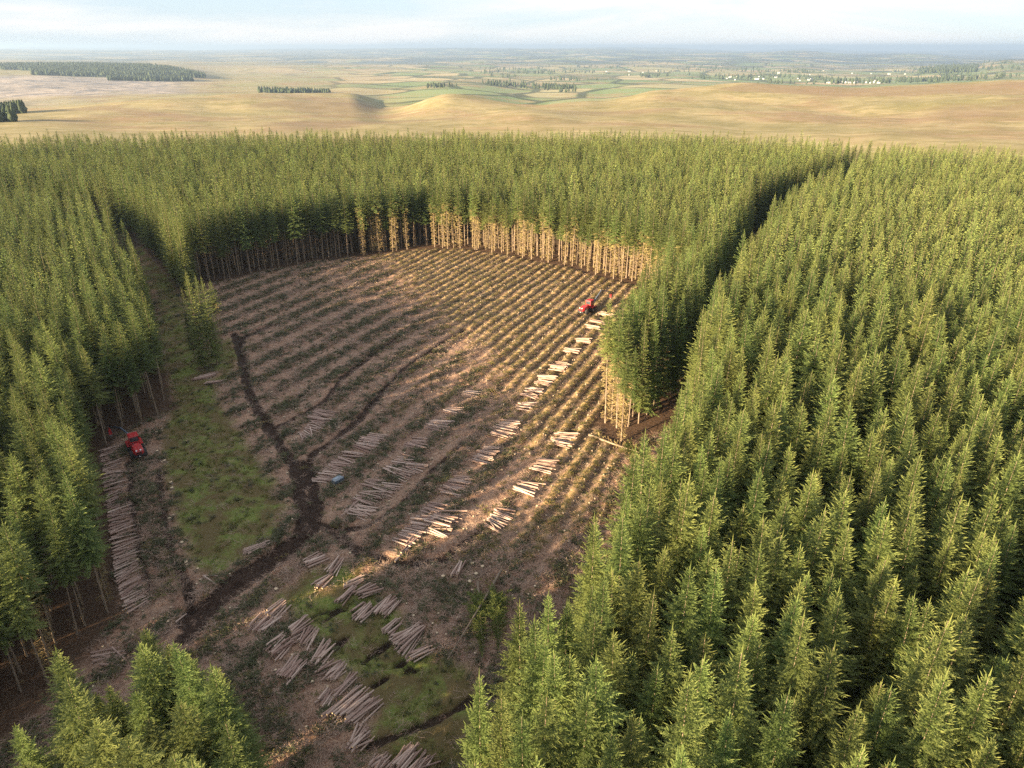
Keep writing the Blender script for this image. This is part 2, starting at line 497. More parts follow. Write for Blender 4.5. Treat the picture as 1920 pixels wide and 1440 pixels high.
PATCH = (-128.0, 58.0, 8.0, 250.0)
rads = np.concatenate([[2, 10, 18], 25 * (1.033 ** np.arange(0, 232))])
rads = rads[rads < 44000]
az_f = np.radians(np.concatenate([np.arange(-180, -50, 4.0), np.arange(-50, 50, 0.16), np.arange(50, 180, 4.0)]))
RR, AA = np.meshgrid(rads, az_f, indexing='ij')
rr, aa = RR.ravel(), AA.ravel()
tz = terrain_height(rr, aa)
tx, ty = rr * np.sin(aa), rr * np.cos(aa)
inp = (tx > PATCH[0] + 12) & (tx < PATCH[1] - 12) & (ty > PATCH[2] + 12) & (ty < PATCH[3] - 12)
tz = np.where(inp, -1.6, tz - 0.02)
nr, na = len(rads), len(az_f)
i0, j0 = np.meshgrid(np.arange(nr - 1), np.arange(na), indexing='ij')
j1 = (j0 + 1) % na
F = np.stack([i0 * na + j0, i0 * na + j1, (i0 + 1) * na + j1, (i0 + 1) * na + j0], -1).reshape(-1, 4)[:, ::-1]

# ---- land cover of the terrain
m, nt, b = new_mat("moorland", 0.95, 0.1)
geo = nt.nodes.new("ShaderNodeNewGeometry")
pos = geo.outputs['Position']
n1 = noise_n(nt, 0.004, 6, 0.6, pos, 0.6)
n2 = noise_n(nt, 0.022, 5, 0.65, pos, 1.0)
mps = N(nt, "ShaderNodeMapping")
mps.inputs['Scale'].default_value = (0.010, 0.05, 0.05)
mps.inputs['Rotation'].default_value = (0, 0, 0.25)
nt.links.new(pos, mps.inputs['Vector'])
n3 = noise_n(nt, 1.0, 5, 0.6, mps.outputs['Vector'], 0.8)
c = ramp(nt, n1, [(0.36, (0.22, 0.19, 0.085)), (0.50, (0.315, 0.255, 0.135)), (0.60, (0.27, 0.185, 0.105))])
c = mixc(nt, ramp(nt, n2, [(0.44, 0.0), (0.60, 0.6)]), c, (0.19, 0.16, 0.06))
c = mixc(nt, ramp(nt, n3, [(0.58, 0.0), (0.68, 0.6)]), c, (0.46, 0.36, 0.19))
c = mixc(nt, ramp(nt, n3, [(0.26, 0.4), (0.38, 0.0)]), c, (0.22, 0.14, 0.07))
n5 = noise_n(nt, 0.06, 5, 0.75, pos, 0.4)
c = mixc(nt, ramp(nt, n5, [(0.36, 0.55), (0.48, 0.0)]), c, (0.15, 0.125, 0.06))
c = mixc(nt, ramp(nt, n5, [(0.56, 0.0), (0.68, 0.45)]), c, (0.44, 0.36, 0.22))
n6 = noise_n(nt, 0.0026, 3, 0.5, pos, 1.2)
c = mixc(nt, ramp(nt, n6, [(0.54, 0.0), (0.60, 0.55)]), c, (0.20, 0.135, 0.085))
# enclosed farmland of the valley
vor = N(nt, "ShaderNodeTexVoronoi", Scale=0.0042)
vor.distance = 'CHEBYCHEV'
mpv = N(nt, "ShaderNodeMapping")
mpv.inputs['Scale'].default_value = (0.7, 0.42, 1)
mpv.inputs['Rotation'].default_value = (0, 0, 0.4)
nt.links.new(pos, mpv.inputs['Vector'])
nt.links.new(mpv.outputs['Vector'], vor.inputs['Vector'])
sep = nt.nodes.new("ShaderNodeSeparateColor")
nt.links.new(vor.outputs['Color'], sep.inputs['Color'])
fields = ramp(nt, sep.outputs[0], [(0.0, (0.15, 0.20, 0.08)), (0.4, (0.20, 0.24, 0.10)), (0.58, (0.33, 0.29, 0.15)), (0.85, (0.42, 0.33, 0.19)), (1.0, (0.09, 0.11, 0.05))])
far_c = mixc(nt, ramp(nt, n1, [(0.50, 0.0), (0.62, 0.9)]), fields, (0.27, 0.20, 0.10))
ved = N(nt, "ShaderNodeTexVoronoi", Scale=0.0042)
ved.feature = 'DISTANCE_TO_EDGE'
nt.links.new(mpv.outputs['Vector'], ved.inputs['Vector'])
far_c = mixc(nt, ramp(nt, ved.outputs['Distance'], [(0.03, 0.85), (0.06, 0.0)]), far_c, (0.05, 0.06, 0.03))
c = mixc(nt, attr_n(nt, "valley"), c, far_c)
wood_n = noise_n(nt, 0.0011, 6, 0.6, pos, 0.5)
woods = ramp(nt, wood_n, [(0.44, 0.0), (0.53, 1.0)])
mw = N(nt, "ShaderNodeMath", operation='MULTIPLY')
nt.links.new(woods, mw.inputs[0])
nt.links.new(attr_n(nt, "farland"), mw.inputs[1])
c = mixc(nt, mw.outputs[0], c, (0.06, 0.075, 0.07))
n4 = noise_n(nt, 0.012, 5, 0.7, pos, 1.5)
spoil = ramp(nt, n4, [(0.38, (0.12, 0.12, 0.13)), (0.5, (0.26, 0.22, 0.19)), (0.60, (0.40, 0.33, 0.27))])
c = mixc(nt, attr_n(nt, "quarry"), c, spoil)
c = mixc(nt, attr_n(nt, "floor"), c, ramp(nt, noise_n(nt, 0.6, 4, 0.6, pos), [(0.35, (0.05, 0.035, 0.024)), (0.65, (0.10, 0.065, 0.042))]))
nt.links.new(c, b.inputs['Base Color'])
M_moor = m

pix = 960 + FPX * np.tan(aa) / math.cos(PITCH) * 0 + FPX * np.tan(np.clip(aa, -1.2, 1.2)) * 0.92      # rough column only, to lay out land use
crest = np.interp(aa, [math.atan2(ray(c_, 150)[0], ray(c_, 150)[1]) for c_ in (0, 300, 450, 650, 720, 850, 1000, 1120, 1250, 1400, 1650, 1900)], [1750, 1950, 2100, 2150, 1650, 1450, 1350, 1400, 1600, 1750, 1900, 1900])
valley = smooth(-120, 260, rr - crest + 260 * (fbm(tx / 500, ty / 500, 51) - 0.5)) * (0.25 + 0.75 * smooth(-0.30, -0.10, aa + 0.1 * (fbm(tx / 1500, ty / 1500, 52) - 0.5)))
farland = smooth(7000, 10000, rr)
quarry = smooth(2000, 2500, rr) * (1 - smooth(3900, 4500, rr)) * (1 - smooth(-0.43, -0.36, aa)) * smooth(0.30, 0.52, fbm(tx / 500, ty / 500, 53))
floor_a = inside(tx, ty, FOREST).astype(float)
quarry = np.maximum(quarry, 0)
me = mesh_np("ground", np.stack([tx, ty, tz], 1), F, [M_moor], None, dict(valley=valley, farland=farland, quarry=quarry, floor=floor_a), True)
tag(put("ground", me), kind="structure", label="moorland and valley terrain reaching to the hazy horizon")

# ------------------------------------------------------------------ the felled ground
step = 0.36
gx = np.arange(PATCH[0], PATCH[1] + .01, step)
gy = np.arange(PATCH[2], PATCH[3] + .01, step)
X, Y = np.meshgrid(gx, gy, indexing='ij')
xf, yf = X.ravel(), Y.ravel()
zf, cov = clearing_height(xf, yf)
edge = np.minimum.reduce([xf - PATCH[0], PATCH[1] - xf, yf - PATCH[2], PATCH[3] - yf])
zf = zf - 0.25 * (1 - smooth(0, 6, edge)) + 0.03
n_x, n_y = X.shape
# a path and bare ground stay inside; drop quads deep in the forest that nothing shows
i0, j0 = np.meshgrid(np.arange(n_x - 1), np.arange(n_y - 1), indexing='ij')
F = np.stack([i0 * n_y + j0, (i0 + 1) * n_y + j0, (i0 + 1) * n_y + j0 + 1, i0 * n_y + j0 + 1], -1).reshape(-1, 4)

m, nt, b = new_mat("felled_ground", 0.95, 0.1)
geo = nt.nodes.new("ShaderNodeNewGeometry")
pos = geo.outputs['Position']
nA = noise_n(nt, 0.25, 5, 0.65, pos, 0.5)
nB = noise_n(nt, 2.2, 5, 0.7, pos, 0.6)
nC = noise_n(nt, 6.0, 4, 0.8, pos)
c = ramp(nt, nB, [(0.34, (0.105, 0.050, 0.032)), (0.48, (0.25, 0.130, 0.082)), (0.62, (0.41, 0.255, 0.17))])
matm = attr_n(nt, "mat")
pale = mixc(nt, ramp(nt, nC, [(0.42, 0.0), (0.62, 0.8)]), c, (0.44, 0.295, 0.20))
c = mixc(nt, ramp(nt, matm, [(0.05, 1.0), (0.5, 0.0)]), c, pale)
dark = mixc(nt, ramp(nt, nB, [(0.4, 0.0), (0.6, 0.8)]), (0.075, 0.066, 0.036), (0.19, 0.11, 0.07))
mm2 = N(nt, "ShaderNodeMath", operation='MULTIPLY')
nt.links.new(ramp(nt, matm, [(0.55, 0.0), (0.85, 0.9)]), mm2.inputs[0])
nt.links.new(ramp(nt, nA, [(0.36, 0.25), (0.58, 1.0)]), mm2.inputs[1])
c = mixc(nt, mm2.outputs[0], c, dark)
sunlit_dry = ramp(nt, nB, [(0.3, (0.24, 0.15, 0.06)), (0.6, (0.48, 0.33, 0.14))])  # dry grass gold with warm sunlight painted into it
c = mixc(nt, ramp(nt, attr_n(nt, "furrow"), [(0.35, 0.0), (0.75, 0.8)]), c, (0.085, 0.062, 0.032))
c = mixc(nt, ramp(nt, attr_n(nt, "ridge"), [(0.25, 0.0), (0.75, 0.85)]), c, sunlit_dry)
c = mixc(nt, ramp(nt, nC, [(0.36, 0.75), (0.46, 0.0)]), c, (0.055, 0.030, 0.022))
c = mixc(nt, ramp(nt, noise_n(nt, 3.3, 3, 0.8, pos, 1.0), [(0.62, 0.0), (0.68, 0.8)]), c, (0.55, 0.42, 0.31))
gr = ramp(nt, nB, [(0.3, (0.075, 0.100, 0.022)), (0.5, (0.145, 0.170, 0.040)), (0.68, (0.22, 0.190, 0.070))])
gr = mixc(nt, ramp(nt, nA, [(0.39, 0.0), (0.55, 0.85)]), gr, (0.125, 0.082, 0.040))
c = mixc(nt, attr_n(nt, "grass"), c, gr)
peat = ramp(nt, nB, [(0.35, (0.018, 0.011, 0.008)), (0.65, (0.050, 0.031, 0.023))])
c = mixc(nt, ramp(nt, attr_n(nt, "track"), [(0.15, 0.0), (0.6, 0.95)]), c, peat)
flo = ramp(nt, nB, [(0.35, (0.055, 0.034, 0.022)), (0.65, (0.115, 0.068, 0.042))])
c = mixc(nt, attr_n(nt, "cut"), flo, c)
nt.links.new(c, b.inputs['Base Color'])
bp = N(nt, "ShaderNodeBump", Strength=0.7, Distance=0.25)
nt.links.new(nB, bp.inputs['Height'])
nt.links.new(bp.outputs['Normal'], b.inputs['Normal'])
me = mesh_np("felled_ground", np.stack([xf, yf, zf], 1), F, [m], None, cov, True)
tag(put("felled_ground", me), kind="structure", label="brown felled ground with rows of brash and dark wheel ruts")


def ground_z(x, y):
    x, y = np.atleast_1d(np.asarray(x, float)), np.atleast_1d(np.asarray(y, float))
    z = np.zeros(x.shape)
    k = (x > PATCH[0] + 1) & (x < PATCH[1] - 1) & (y > PATCH[2] + 1) & (y < PATCH[3] - 1)
    if k.any():
        fx, fy = (x[k] - PATCH[0]) / step, (y[k] - PATCH[2]) / step
        ix, iy = fx.astype(int), fy.astype(int)
        ux, uy = fx - ix, fy - iy
        Z = zf.reshape(n_x, n_y)
        z[k] = Z[ix, iy] * (1 - ux) * (1 - uy) + Z[ix + 1, iy] * ux * (1 - uy) + Z[ix, iy + 1] * (1 - ux) * uy + Z[ix + 1, iy + 1] * ux * uy
    return z


# ------------------------------------------------------------------ spruce trees
def tube(pts, rads, sides=7):
    """Tapered tube through pts; returns V, quad faces."""
    pts = np.asarray(pts, float)
    V, Fq = [], []
    for k, (p, r) in enumerate(zip(pts, rads)):
        d = pts[min(k + 1, len(pts) - 1)] - pts[max(k - 1, 0)]
        d /= np.linalg.norm(d) + 1e-9
        a = np.cross(d, (0.31, 0.87, 0.12) if abs(d[1]) < 0.8 else (0.9, 0.1, 0.3))
        a /= np.linalg.norm(a)
        bb = np.cross(d, a)
        for i in range(sides):
            t = 2 * math.pi * i / sides
            V.append(p + r * (a * math.cos(t) + bb * math.sin(t)))
    for k in range(len(pts) - 1):
        for i in range(sides):
            j = (i + 1) % sides
            Fq.append((k * sides + i, k * sides + j, (k + 1) * sides + j, (k + 1) * sides + i))
    return np.array(V), np.array(Fq, int)


def trunk_geo(rg, H, lod=0, r0=0.15):
    n = 7 if lod == 0 else 3
    sway = rg.normal(0, 0.05, 2)
    t = np.linspace(0, 1, n)
    pts = np.stack([sway[0] * np.sin(t * 3), sway[1] * np.sin(t * 2.3), t * H], 1)
    return tube(pts, r0 * (1 - t) ** 1.3 + 0.012, 7 if lod == 0 else 4)


def crown_geo(rg, H, hb, Rm, lod=0):
    """Whorls of branches carrying flat fans of needle sprays; quads plus a tip weight."""
    P, T = [], []
    dz = (0.36, 0.56)[lod]
    z = H - 0.3
    ph = rg.uniform(0, 6.28, 4)
    tw_step = (0.115, 0.34)[lod]
    wsc = (1.0, 2.3)[lod]
    while z > hb:
        u = (H - z) / (H - hb)
        nb = (6 if lod == 0 else 5) + int(rg.integers(0, 3)) if u > 0.06 else 4
        a0 = rg.uniform(0, 6.28)
        wl = rg.uniform(0.82, 1.12)
        for k in range(nb):
            az = a0 + 2 * math.pi * k / nb + rg.normal(0, 0.25)
            Lb = Rm * (0.065 + 0.99 * min(u * 1.15, 1) ** 0.94) * rg.uniform(0.55, 1.2) * wl
            Lb *= 1 + 0.15 * math.sin(az + ph[0]) + 0.10 * math.sin(2 * az + ph[1] + u * 5)
            if u > 0.8:
                Lb *= 1 - 0.9 * (u - 0.8)
            e = R(np.interp(u, [0, 0.10, 0.40, 1.0], [44, 22, 2, -18]) + rg.normal(0, 6))
            d = np.array((math.cos(az) * math.cos(e), math.sin(az) * math.cos(e), math.sin(e)))
            sd = np.array((-math.sin(az), math.cos(az), 0.0))
            zb = z + rg.normal(0, 0.10)
            up0 = np.cross(d, sd)
            up0 = up0 if up0[2] > 0 else -up0
            s = 0.04 if u < 0.3 else (0.07 if k % 3 else 0.2)
            pts = []
            while s < 1.0:
                p = np.array((0, 0, zb)) + d * Lb * s + np.array((0, 0, 0.20 * Lb * s * s - 0.10 * Lb * s))
                fan = (0.52 * (1 - s) + 0.15) * min(1.0, 0.13 + Lb / 1.6)
                for side in (-1, 1):
                    l = fan * rg.uniform(0.65, 1.2)
                    dr = d * rg.uniform(0.55, 0.95) + sd * side * rg.uniform(0.65, 1.0) + up0 * rg.uniform(-0.30, 0.16)
                    dr /= np.linalg.norm(dr)
                    up = up0 + rg.normal(0, .38, 3)
                    pr = np.cross(dr, up)
                    pr /= np.linalg.norm(pr) + 1e-9
                    w = (0.028 + 0.036 * l) * wsc
                    P += [p - pr * w * 0.5, p + dr * l * 0.5 - pr * w, p + dr * l, p + dr * l * 0.5 + pr * w]
                    T += [0.0, 0.30 * s, 0.30 + 0.7 * s, 0.30 * s]
                    if lod == 0 and l > 0.24:          # secondary shoots of the fan
                        for sg in (-1, 1):
                            q = p + dr * l * rg.uniform(0.35, 0.7)
                            d2 = dr * 0.75 + np.cross(up0, dr) * sg * 0.7 + up0 * rg.uniform(-0.25, 0.15)
                            d2 /= np.linalg.norm(d2)
                            p2 = np.cross(d2, up)
                            p2 /= np.linalg.norm(p2) + 1e-9
                            l2 = l * rg.uniform(0.35, 0.55)
                            P += [q, q + d2 * l2 * .5 - p2 * .03, q + d2 * l2, q + d2 * l2 * .5 + p2 * .03]
                            T += [0.1, 0.4, 0.4 + 0.6 * s, 0.4]
                s += tw_step / Lb * rg.uniform(0.8, 1.25)
            # leading shoot of the branch, turned up
            p = np.array((0, 0, zb)) + d * Lb * 0.93 + np.array((0, 0, 0.08 * Lb))
            dr = d + np.array((0, 0, 0.30))
            dr /= np.linalg.norm(dr) / min(1.0, 0.35 + Lb / 1.5)
            for rot in (0, 1):
                pr = sd if rot == 0 else np.cross(dr, sd)
                w = 0.036 * wsc
                P += [p - dr * 0.15, p + dr * 0.14 - pr * w, p + dr * rg.uniform(0.28, 0.5), p + dr * 0.14 + pr * w]
                T += [0.2, 0.7, 1.0, 0.7]
        z -= dz * rg.uniform(0.8, 1.2) * (0.62 if u < 0.15 else 1.0)
    for rot in range(3):          # leader
        a = rot * 2.1
        pr = np.array((math.cos(a), math.sin(a), 0)) * 0.045
        P += [np.array((0, 0, H - 0.6)) - pr, np.array((0, 0, H - 0.3)) - pr * 1.2, np.array((0, 0, H + 0.75)), np.array((0, 0, H - 0.3)) + pr * 1.2]
        T += [0.1, 0.5, 1.0, 0.5]
    P = np.array(P)
    return P, np.arange(len(P)).reshape(-1, 4), np.array(T)


def dead_geo(rg, z0, z1, Lm, n):
    """Bare dead side branches of a stand's interior trees: thin forked sticks."""
    V, Fq, o = [], [], 0
    for i in range(n):
        z = rg.uniform(z0, z1)
        az = rg.uniform(0, 6.28)
        Lb = Lm * rg.uniform(0.5, 1.1) * (0.65 + 0.35 * (z - z0) / (z1 - z0 + .01))
        d = np.array((math.cos(az), math.sin(az), rg.uniform(-0.55, 0.05)))
        p0 = np.array((0, 0, z))
        for f in range(3):
            if f:
                q = p0 + d * Lb * rg.uniform(0.35, 0.7)
                dd = d + rg.normal(0, 0.5, 3)
                l = Lb * 0.45
            else:
                q, dd, l = p0, d, Lb
            dd = dd / np.linalg.norm(dd)
            pr = np.cross(dd, rg.normal(0, 1, 3))
            pr /= np.linalg.norm(pr)
            w = 0.013 if f == 0 else 0.016
            V += [q - pr * w, q + pr * w, q + dd * l + pr * w * .5, q + dd * l - pr * w * .5 - np.array((0, 0, .05))]
            Fq.append((o, o + 1, o + 2, o + 3))
            o += 4
    return np.array(V), np.array(Fq)


HT = 20.0      # prototypes are 20 m tall


class Kind:
    pass


def make_kind(seed, hb, Rm, dead=0, lod=0, Ht=HT, deadL=1.0):
    rg = np.random.default_rng(seed)
    k = Kind()
    k.tv, k.tf = trunk_geo(rg, Ht, lod)
    k.cv, k.cf, k.ct = crown_geo(rg, Ht, hb, Rm, lod)
    k.dv, k.df = dead_geo(rg, 0.8, hb + 2.2, deadL, dead) if dead else (np.zeros((0, 3)), np.zeros((0, 4), int))
    return k


def kind_meshes(k, name):
    k.trunk = mesh_np(name + "_trunk", k.tv, k.tf, [M_bark], None, None, True)
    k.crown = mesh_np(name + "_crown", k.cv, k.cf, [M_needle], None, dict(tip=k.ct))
    k.dead = mesh_np(name + "_dead", k.dv, k.df, [M_dead]) if len(k.df) else None
    return k


def joined(k, name):
    V = np.concatenate([k.tv, k.cv, k.dv])
    a, bb = len(k.tv), len(k.tv) + len(k.cv)
    Fq = np.concatenate([k.tf, k.cf + a, k.df + bb])
    mi = np.concatenate([np.zeros(len(k.tf)), np.ones(len(k.cf)), np.full(len(k.df), 2)])
    tip = np.concatenate([np.zeros(a), k.ct, np.zeros(len(k.dv))])
    return mesh_np(name, V, Fq, [M_bark, M_needle, M_dead], mi, dict(tip=tip))


K_in = [make_kind(100 + i, (9.0, 8.0, 10.0, 8.5, 9.5, 7.5)[i], (2.65, 2.45, 2.3, 2.75, 2.5, 2.85)[i], dead=26) for i in range(6)]      # plantation interior
K_full = [make_kind(200 + i, (1.2, 2.0, 3.0)[i], (2.7, 2.5, 2.4)[i]) for i in range(3)]                                             # green to the ground on old edges
K_edge = [make_kind(300 + i, (11.4, 12.0, 10.8, 11.6)[i], (2.4, 2.25, 2.5, 2.3)[i], dead=300, deadL=1.45) for i in range(4)]            # fresh cut stand face
K_far = [make_kind(400 + i, (9.0, 8.0, 10.0, 8.5)[i], (2.45, 2.3, 2.2, 2.55)[i], dead=0, lod=1) for i in range(4)]
for i, k in enumerate(K_in):
    kind_meshes(k, "spruce_in_%d" % i)
for i, k in enumerate(K_full):
    kind_meshes(k, "spruce_full_%d" % i)
for i, k in enumerate(K_edge):
    kind_meshes(k, "spruce_edge_%d" % i)

# ---- where trees stand
def grid_points(ang, drow, dtree, jit, box, rg):
    ca, sa = math.cos(ang), math.sin(ang)
    ext = 620
    s_, t_ = np.meshgrid(np.arange(-ext, ext, drow), np.arange(-ext, ext, dtree), indexing='ij')
    s_ = s_ + rg.normal(0, jit * 0.6, s_.shape)
    t_ = t_ + rg.normal(0, jit * 1.5, s_.shape)
    x = s_ * ca + t_ * sa
    y = -s_ * sa + t_ * ca
    k = (x > box[0]) & (x < box[1]) & (y > box[2]) & (y < box[3])
    return x[k], y[k]


rgT = np.random.default_rng(77)
ax, ay = grid_points(ROW, 2.95, 2.7, 0.48, (-430, 400, -60, 400), rgT)
bx, by = grid_points(R(-31), 2.8, 2.65, 0.5, (-430, 400, -60, 400), rgT)
lb = inside(ax, ay, LEFT_BLOCK) | inside(ax, ay, NEAR_BLOCK)
lb2 = inside(bx, by, LEFT_BLOCK) | inside(bx, by, NEAR_BLOCK)
px = np.concatenate([ax[~lb], bx[lb2]])
py = np.concatenate([ay[~lb], by[lb2]])
jx, jy = px + 2.2 * (fbm(px / 7, py / 7, 61) - .5), py + 2.2 * (fbm(px / 7, py / 7, 62) - .5)
keep = inside(px, py, FOREST) & ~inside(px, py, CLEAR) & ~inside(jx, jy, RIDE_R) & ~inside(jx, jy, RIDE_L) & ~inside(jx, jy, RIDE_F)
keep &= ~((np.hypot(px + 113, py - 325) < 4))
keep &= dist_line(px, py, [(-28.5, 42.0), (-150, -59)]) > 2.6
# only what this stretch of forest needs: the part in front and what shades it
keep &= (py > -58) & (np.abs(px) < 0.80 * np.maximum(py, 0) + 120)
keep &= rgT.random(len(px)) > 0.06
keep |= False
TIP = [(16.4, 112.4), (18.2, 110.6), (20.2, 111.0), (22.2, 112.2), (17.8, 114.4), (19.6, 113.4), (21.6, 114.8), (24.2, 115.4), (19.4, 117.2), (21.4, 118.0), (23.6, 118.6), (26.2, 119.2)]
keep &= ~inside(px, py, [(12, 106), (27, 106), (29, 121), (16.5, 121)])
keep &= ~(inside(px, py, NEAR_BLOCK) & (px > -46) & (py > 20))
rgC = np.random.default_rng(4)
for cx_, cy_ in [(262, 1160), (300, 1178), (335, 1162), (240, 1225), (290, 1215), (345, 1215), (108, 1240), (152, 1222), (200, 1262), (400, 1235), (412, 1268), (330, 1285), (250, 1312), (385, 1350), (22, 1330), (70, 1345),
                 (120, 1310), (305, 1375), (436, 1405), (170, 1370), (100, 1400), (230, 1410), (360, 1425), (40, 1420), (470, 1435), (290, 1437), (150, 1436)]:
    hh = 15.5 + rgC.normal(0, 0.8)
    q_ = G(cx_, cy_, hh)
    if dist_line(np.array([q_[0]]), np.array([q_[1]]), [(-28.5, 42.0), (-150, -59)])[0] > 2.3:
        TIP.append(q_)
N_CLUMP = len(TIP) - 12
px = np.concatenate([px[keep], [p[0] for p in TIP]])
py = np.concatenate([py[keep], [p[1] for p in TIP]])
nx_ = len(px)
left = inside(px, py, LEFT_BLOCK)
near = inside(px, py, NEAR_BLOCK)
near[nx_ - N_CLUMP:] = True
hgt = np.where(left, 17.5, 20.3) + rgT.normal(0, 1.45, nx_) + 2.4 * (fbm(px / 30, py / 30, 63) - .5)
hgt = np.where(near, np.where(px > -46, 15.5, 12.0) + rgT.normal(0, 1.2, nx_), hgt)
hgt = np.where(left & (py < 42), 12.5 + rgT.normal(0, 1.0, nx_), hgt)
sup = rgT.random(nx_) < 0.15
hgt = np.where(sup, hgt * rgT.uniform(0.70, 0.88, nx_), hgt)
d_clear = dist_line(px, py, CLEAR, True)
d_ride = np.minimum.reduce([dist_line(px, py, RIDE_R, True), dist_line(px, py, RIDE_L, True)])
face = [(-84, 196), (-75, 205.5), (-61, 218), (-44, 226), (-31, 232.5), (-16, 233.5), (0, 224.5), (16, 212.5), (26, 201.5), (41, 186.5)]
pen_face = [(41, 186.5), (35.5, 165), (25.5, 138), (15.5, 111.5), (17.5, 104), (24, 104)]
lf_face = [(-48, 45), (-46.5, 65), (-57, 85), (-66, 98), (-68, 108), (-62.5, 118), (-68, 128)]
d_face = np.minimum.reduce([dist_line(px, py, face), dist_line(px, py, pen_face), dist_line(px, py, lf_face)])
is_edge = d_face < 3.2
is_full = (~is_edge) & (np.minimum(d_clear, d_ride) < 3.0) & (d_face > 4)
camd = np.hypot(np.hypot(px, py), CAM_H - hgt)
# picture position of the tops, for choosing the ones that show largest
zc = py * math.cos(PITCH) + (CAM_H - hgt) * math.sin(PITCH)
sx_ = 960 + FPX * px / zc
sy_ = 720 + FPX * (-(py * math.sin(PITCH)) + (CAM_H - hgt) * math.cos(PITCH)) / zc
visible = (zc > 0) & (sx_ > 6) & (sx_ < 1914) & (sy_ > 6) & (sy_ < 1425)
order = np.argsort(camd + np.where(sup, 40, 0) + np.where(visible, 0, 1e6))
near_set = np.zeros(nx_, bool)
far_face = (dist_line(px, py, face) < 2.3) & visible
near_set[order[:215]] = True
pen_end = (np.hypot(px - 18, py - 108) < 8) & visible & is_edge
near_set |= pen_end
ff = np.where(far_face & ~near_set)[0]
near_set[ff] = True
print("FACE", len(ff), near_set.sum(), nx_)
BARE = is_edge & (d_face < 3.2)

rot_z = rgT.uniform(0, 6.283, nx_)
tilt = rgT.normal(0, 0.02, (nx_, 2))
wide = rgT.uniform(0.85, 1.18, nx_) * np.where(near, 1.55, 1.0)
gz = ground_z(px, py)


def nth(k):
    return "%d%s" % (k, "th" if 10 <= k % 100 <= 20 else {1: "st", 2: "nd", 3: "rd"}.get(k % 10, "th"))


cls = np.full(nx_, 9)
cls[near] = 0
cls[left & ~near] = 1
cls[(far_face) & ~left & ~near & (px < -50)] = 2
cls[(far_face) & ~left & ~near & (px >= -50)] = 3
cls[pen_end & (cls == 9)] = 4
right_side = (px * rc - py * rs > -19) & (cls == 9)
row_id = np.round((px * rc - py * rs) / 2.95).astype(int)
rows_here = sorted(set(row_id[right_side & near_set]))
rank, rown = np.zeros(nx_, int), np.zeros(nx_, int)
for c_ in range(5):
    ii = np.where((cls == c_) & near_set)[0]
    for q, i in enumerate(ii[np.argsort(sx_[ii])]):
        rank[i] = q + 1
for rn, rid in enumerate(rows_here):
    ii = np.where(right_side & near_set & (row_id == rid))[0]
    for q, i in enumerate(ii[np.argsort(py[ii])]):
        rank[i], rown[i] = q + 1, rn + 1


def tree_label(i):
    k = nth(rank[i])
    if cls[i] == 0:
        return "sunlit spruce of the bottom left corner clump, %s from the left" % k, "spruces of the bottom left clump"
    if cls[i] == 1:
        return "spruce of the plantation behind the long log row, %s from the left" % k, "spruces of the left plantation"
    if cls[i] == 2:
        return "shaded bare spruce on the felled area's far edge, %s from the left" % k, "shaded edge spruces behind the felled area"
    if cls[i] == 3:
        return "spruce with golden dead lower branches behind the felled area, %s from the left" % k, "sunlit edge spruces behind the felled area"
    if cls[i] == 4:
        return "bare yellow lit spruce at the tip of the tree tongue, %s from the left" % k, "bare trunk spruces at the tongue's end"
    if rown[i]:
        look = "short overtopped" if sup[i] else ("bushy low branched" if is_full[i] else "tall green")
        return "%s spruce, %s from the bottom in the right plantation's %s row from left" % (look, k, nth(rown[i])), "spruces of the right plantation"
    return "green spruce standing between the felled area and the right ride", "spruces between felled area and ride"


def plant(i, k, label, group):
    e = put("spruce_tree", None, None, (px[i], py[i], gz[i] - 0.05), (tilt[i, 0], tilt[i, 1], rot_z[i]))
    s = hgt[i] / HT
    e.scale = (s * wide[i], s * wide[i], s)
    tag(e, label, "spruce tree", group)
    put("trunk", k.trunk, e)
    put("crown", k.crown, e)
    if k.dead is not None:
        tag(put("dead_branches", k.dead, e), kind="stuff")
    return e


for i in np.where(near_set)[0]:
    if BARE[i] and (px[i] < -50 or (left[i])):
        k = K_in[i % 6]
    elif BARE[i]:
        k = K_edge[i % 4]
    elif is_full[i]:
        k = K_full[i % 3]
    else:
        k = K_in[i % 6]
    lab, grp = tree_label(i)
    plant(i, k, lab, grp)


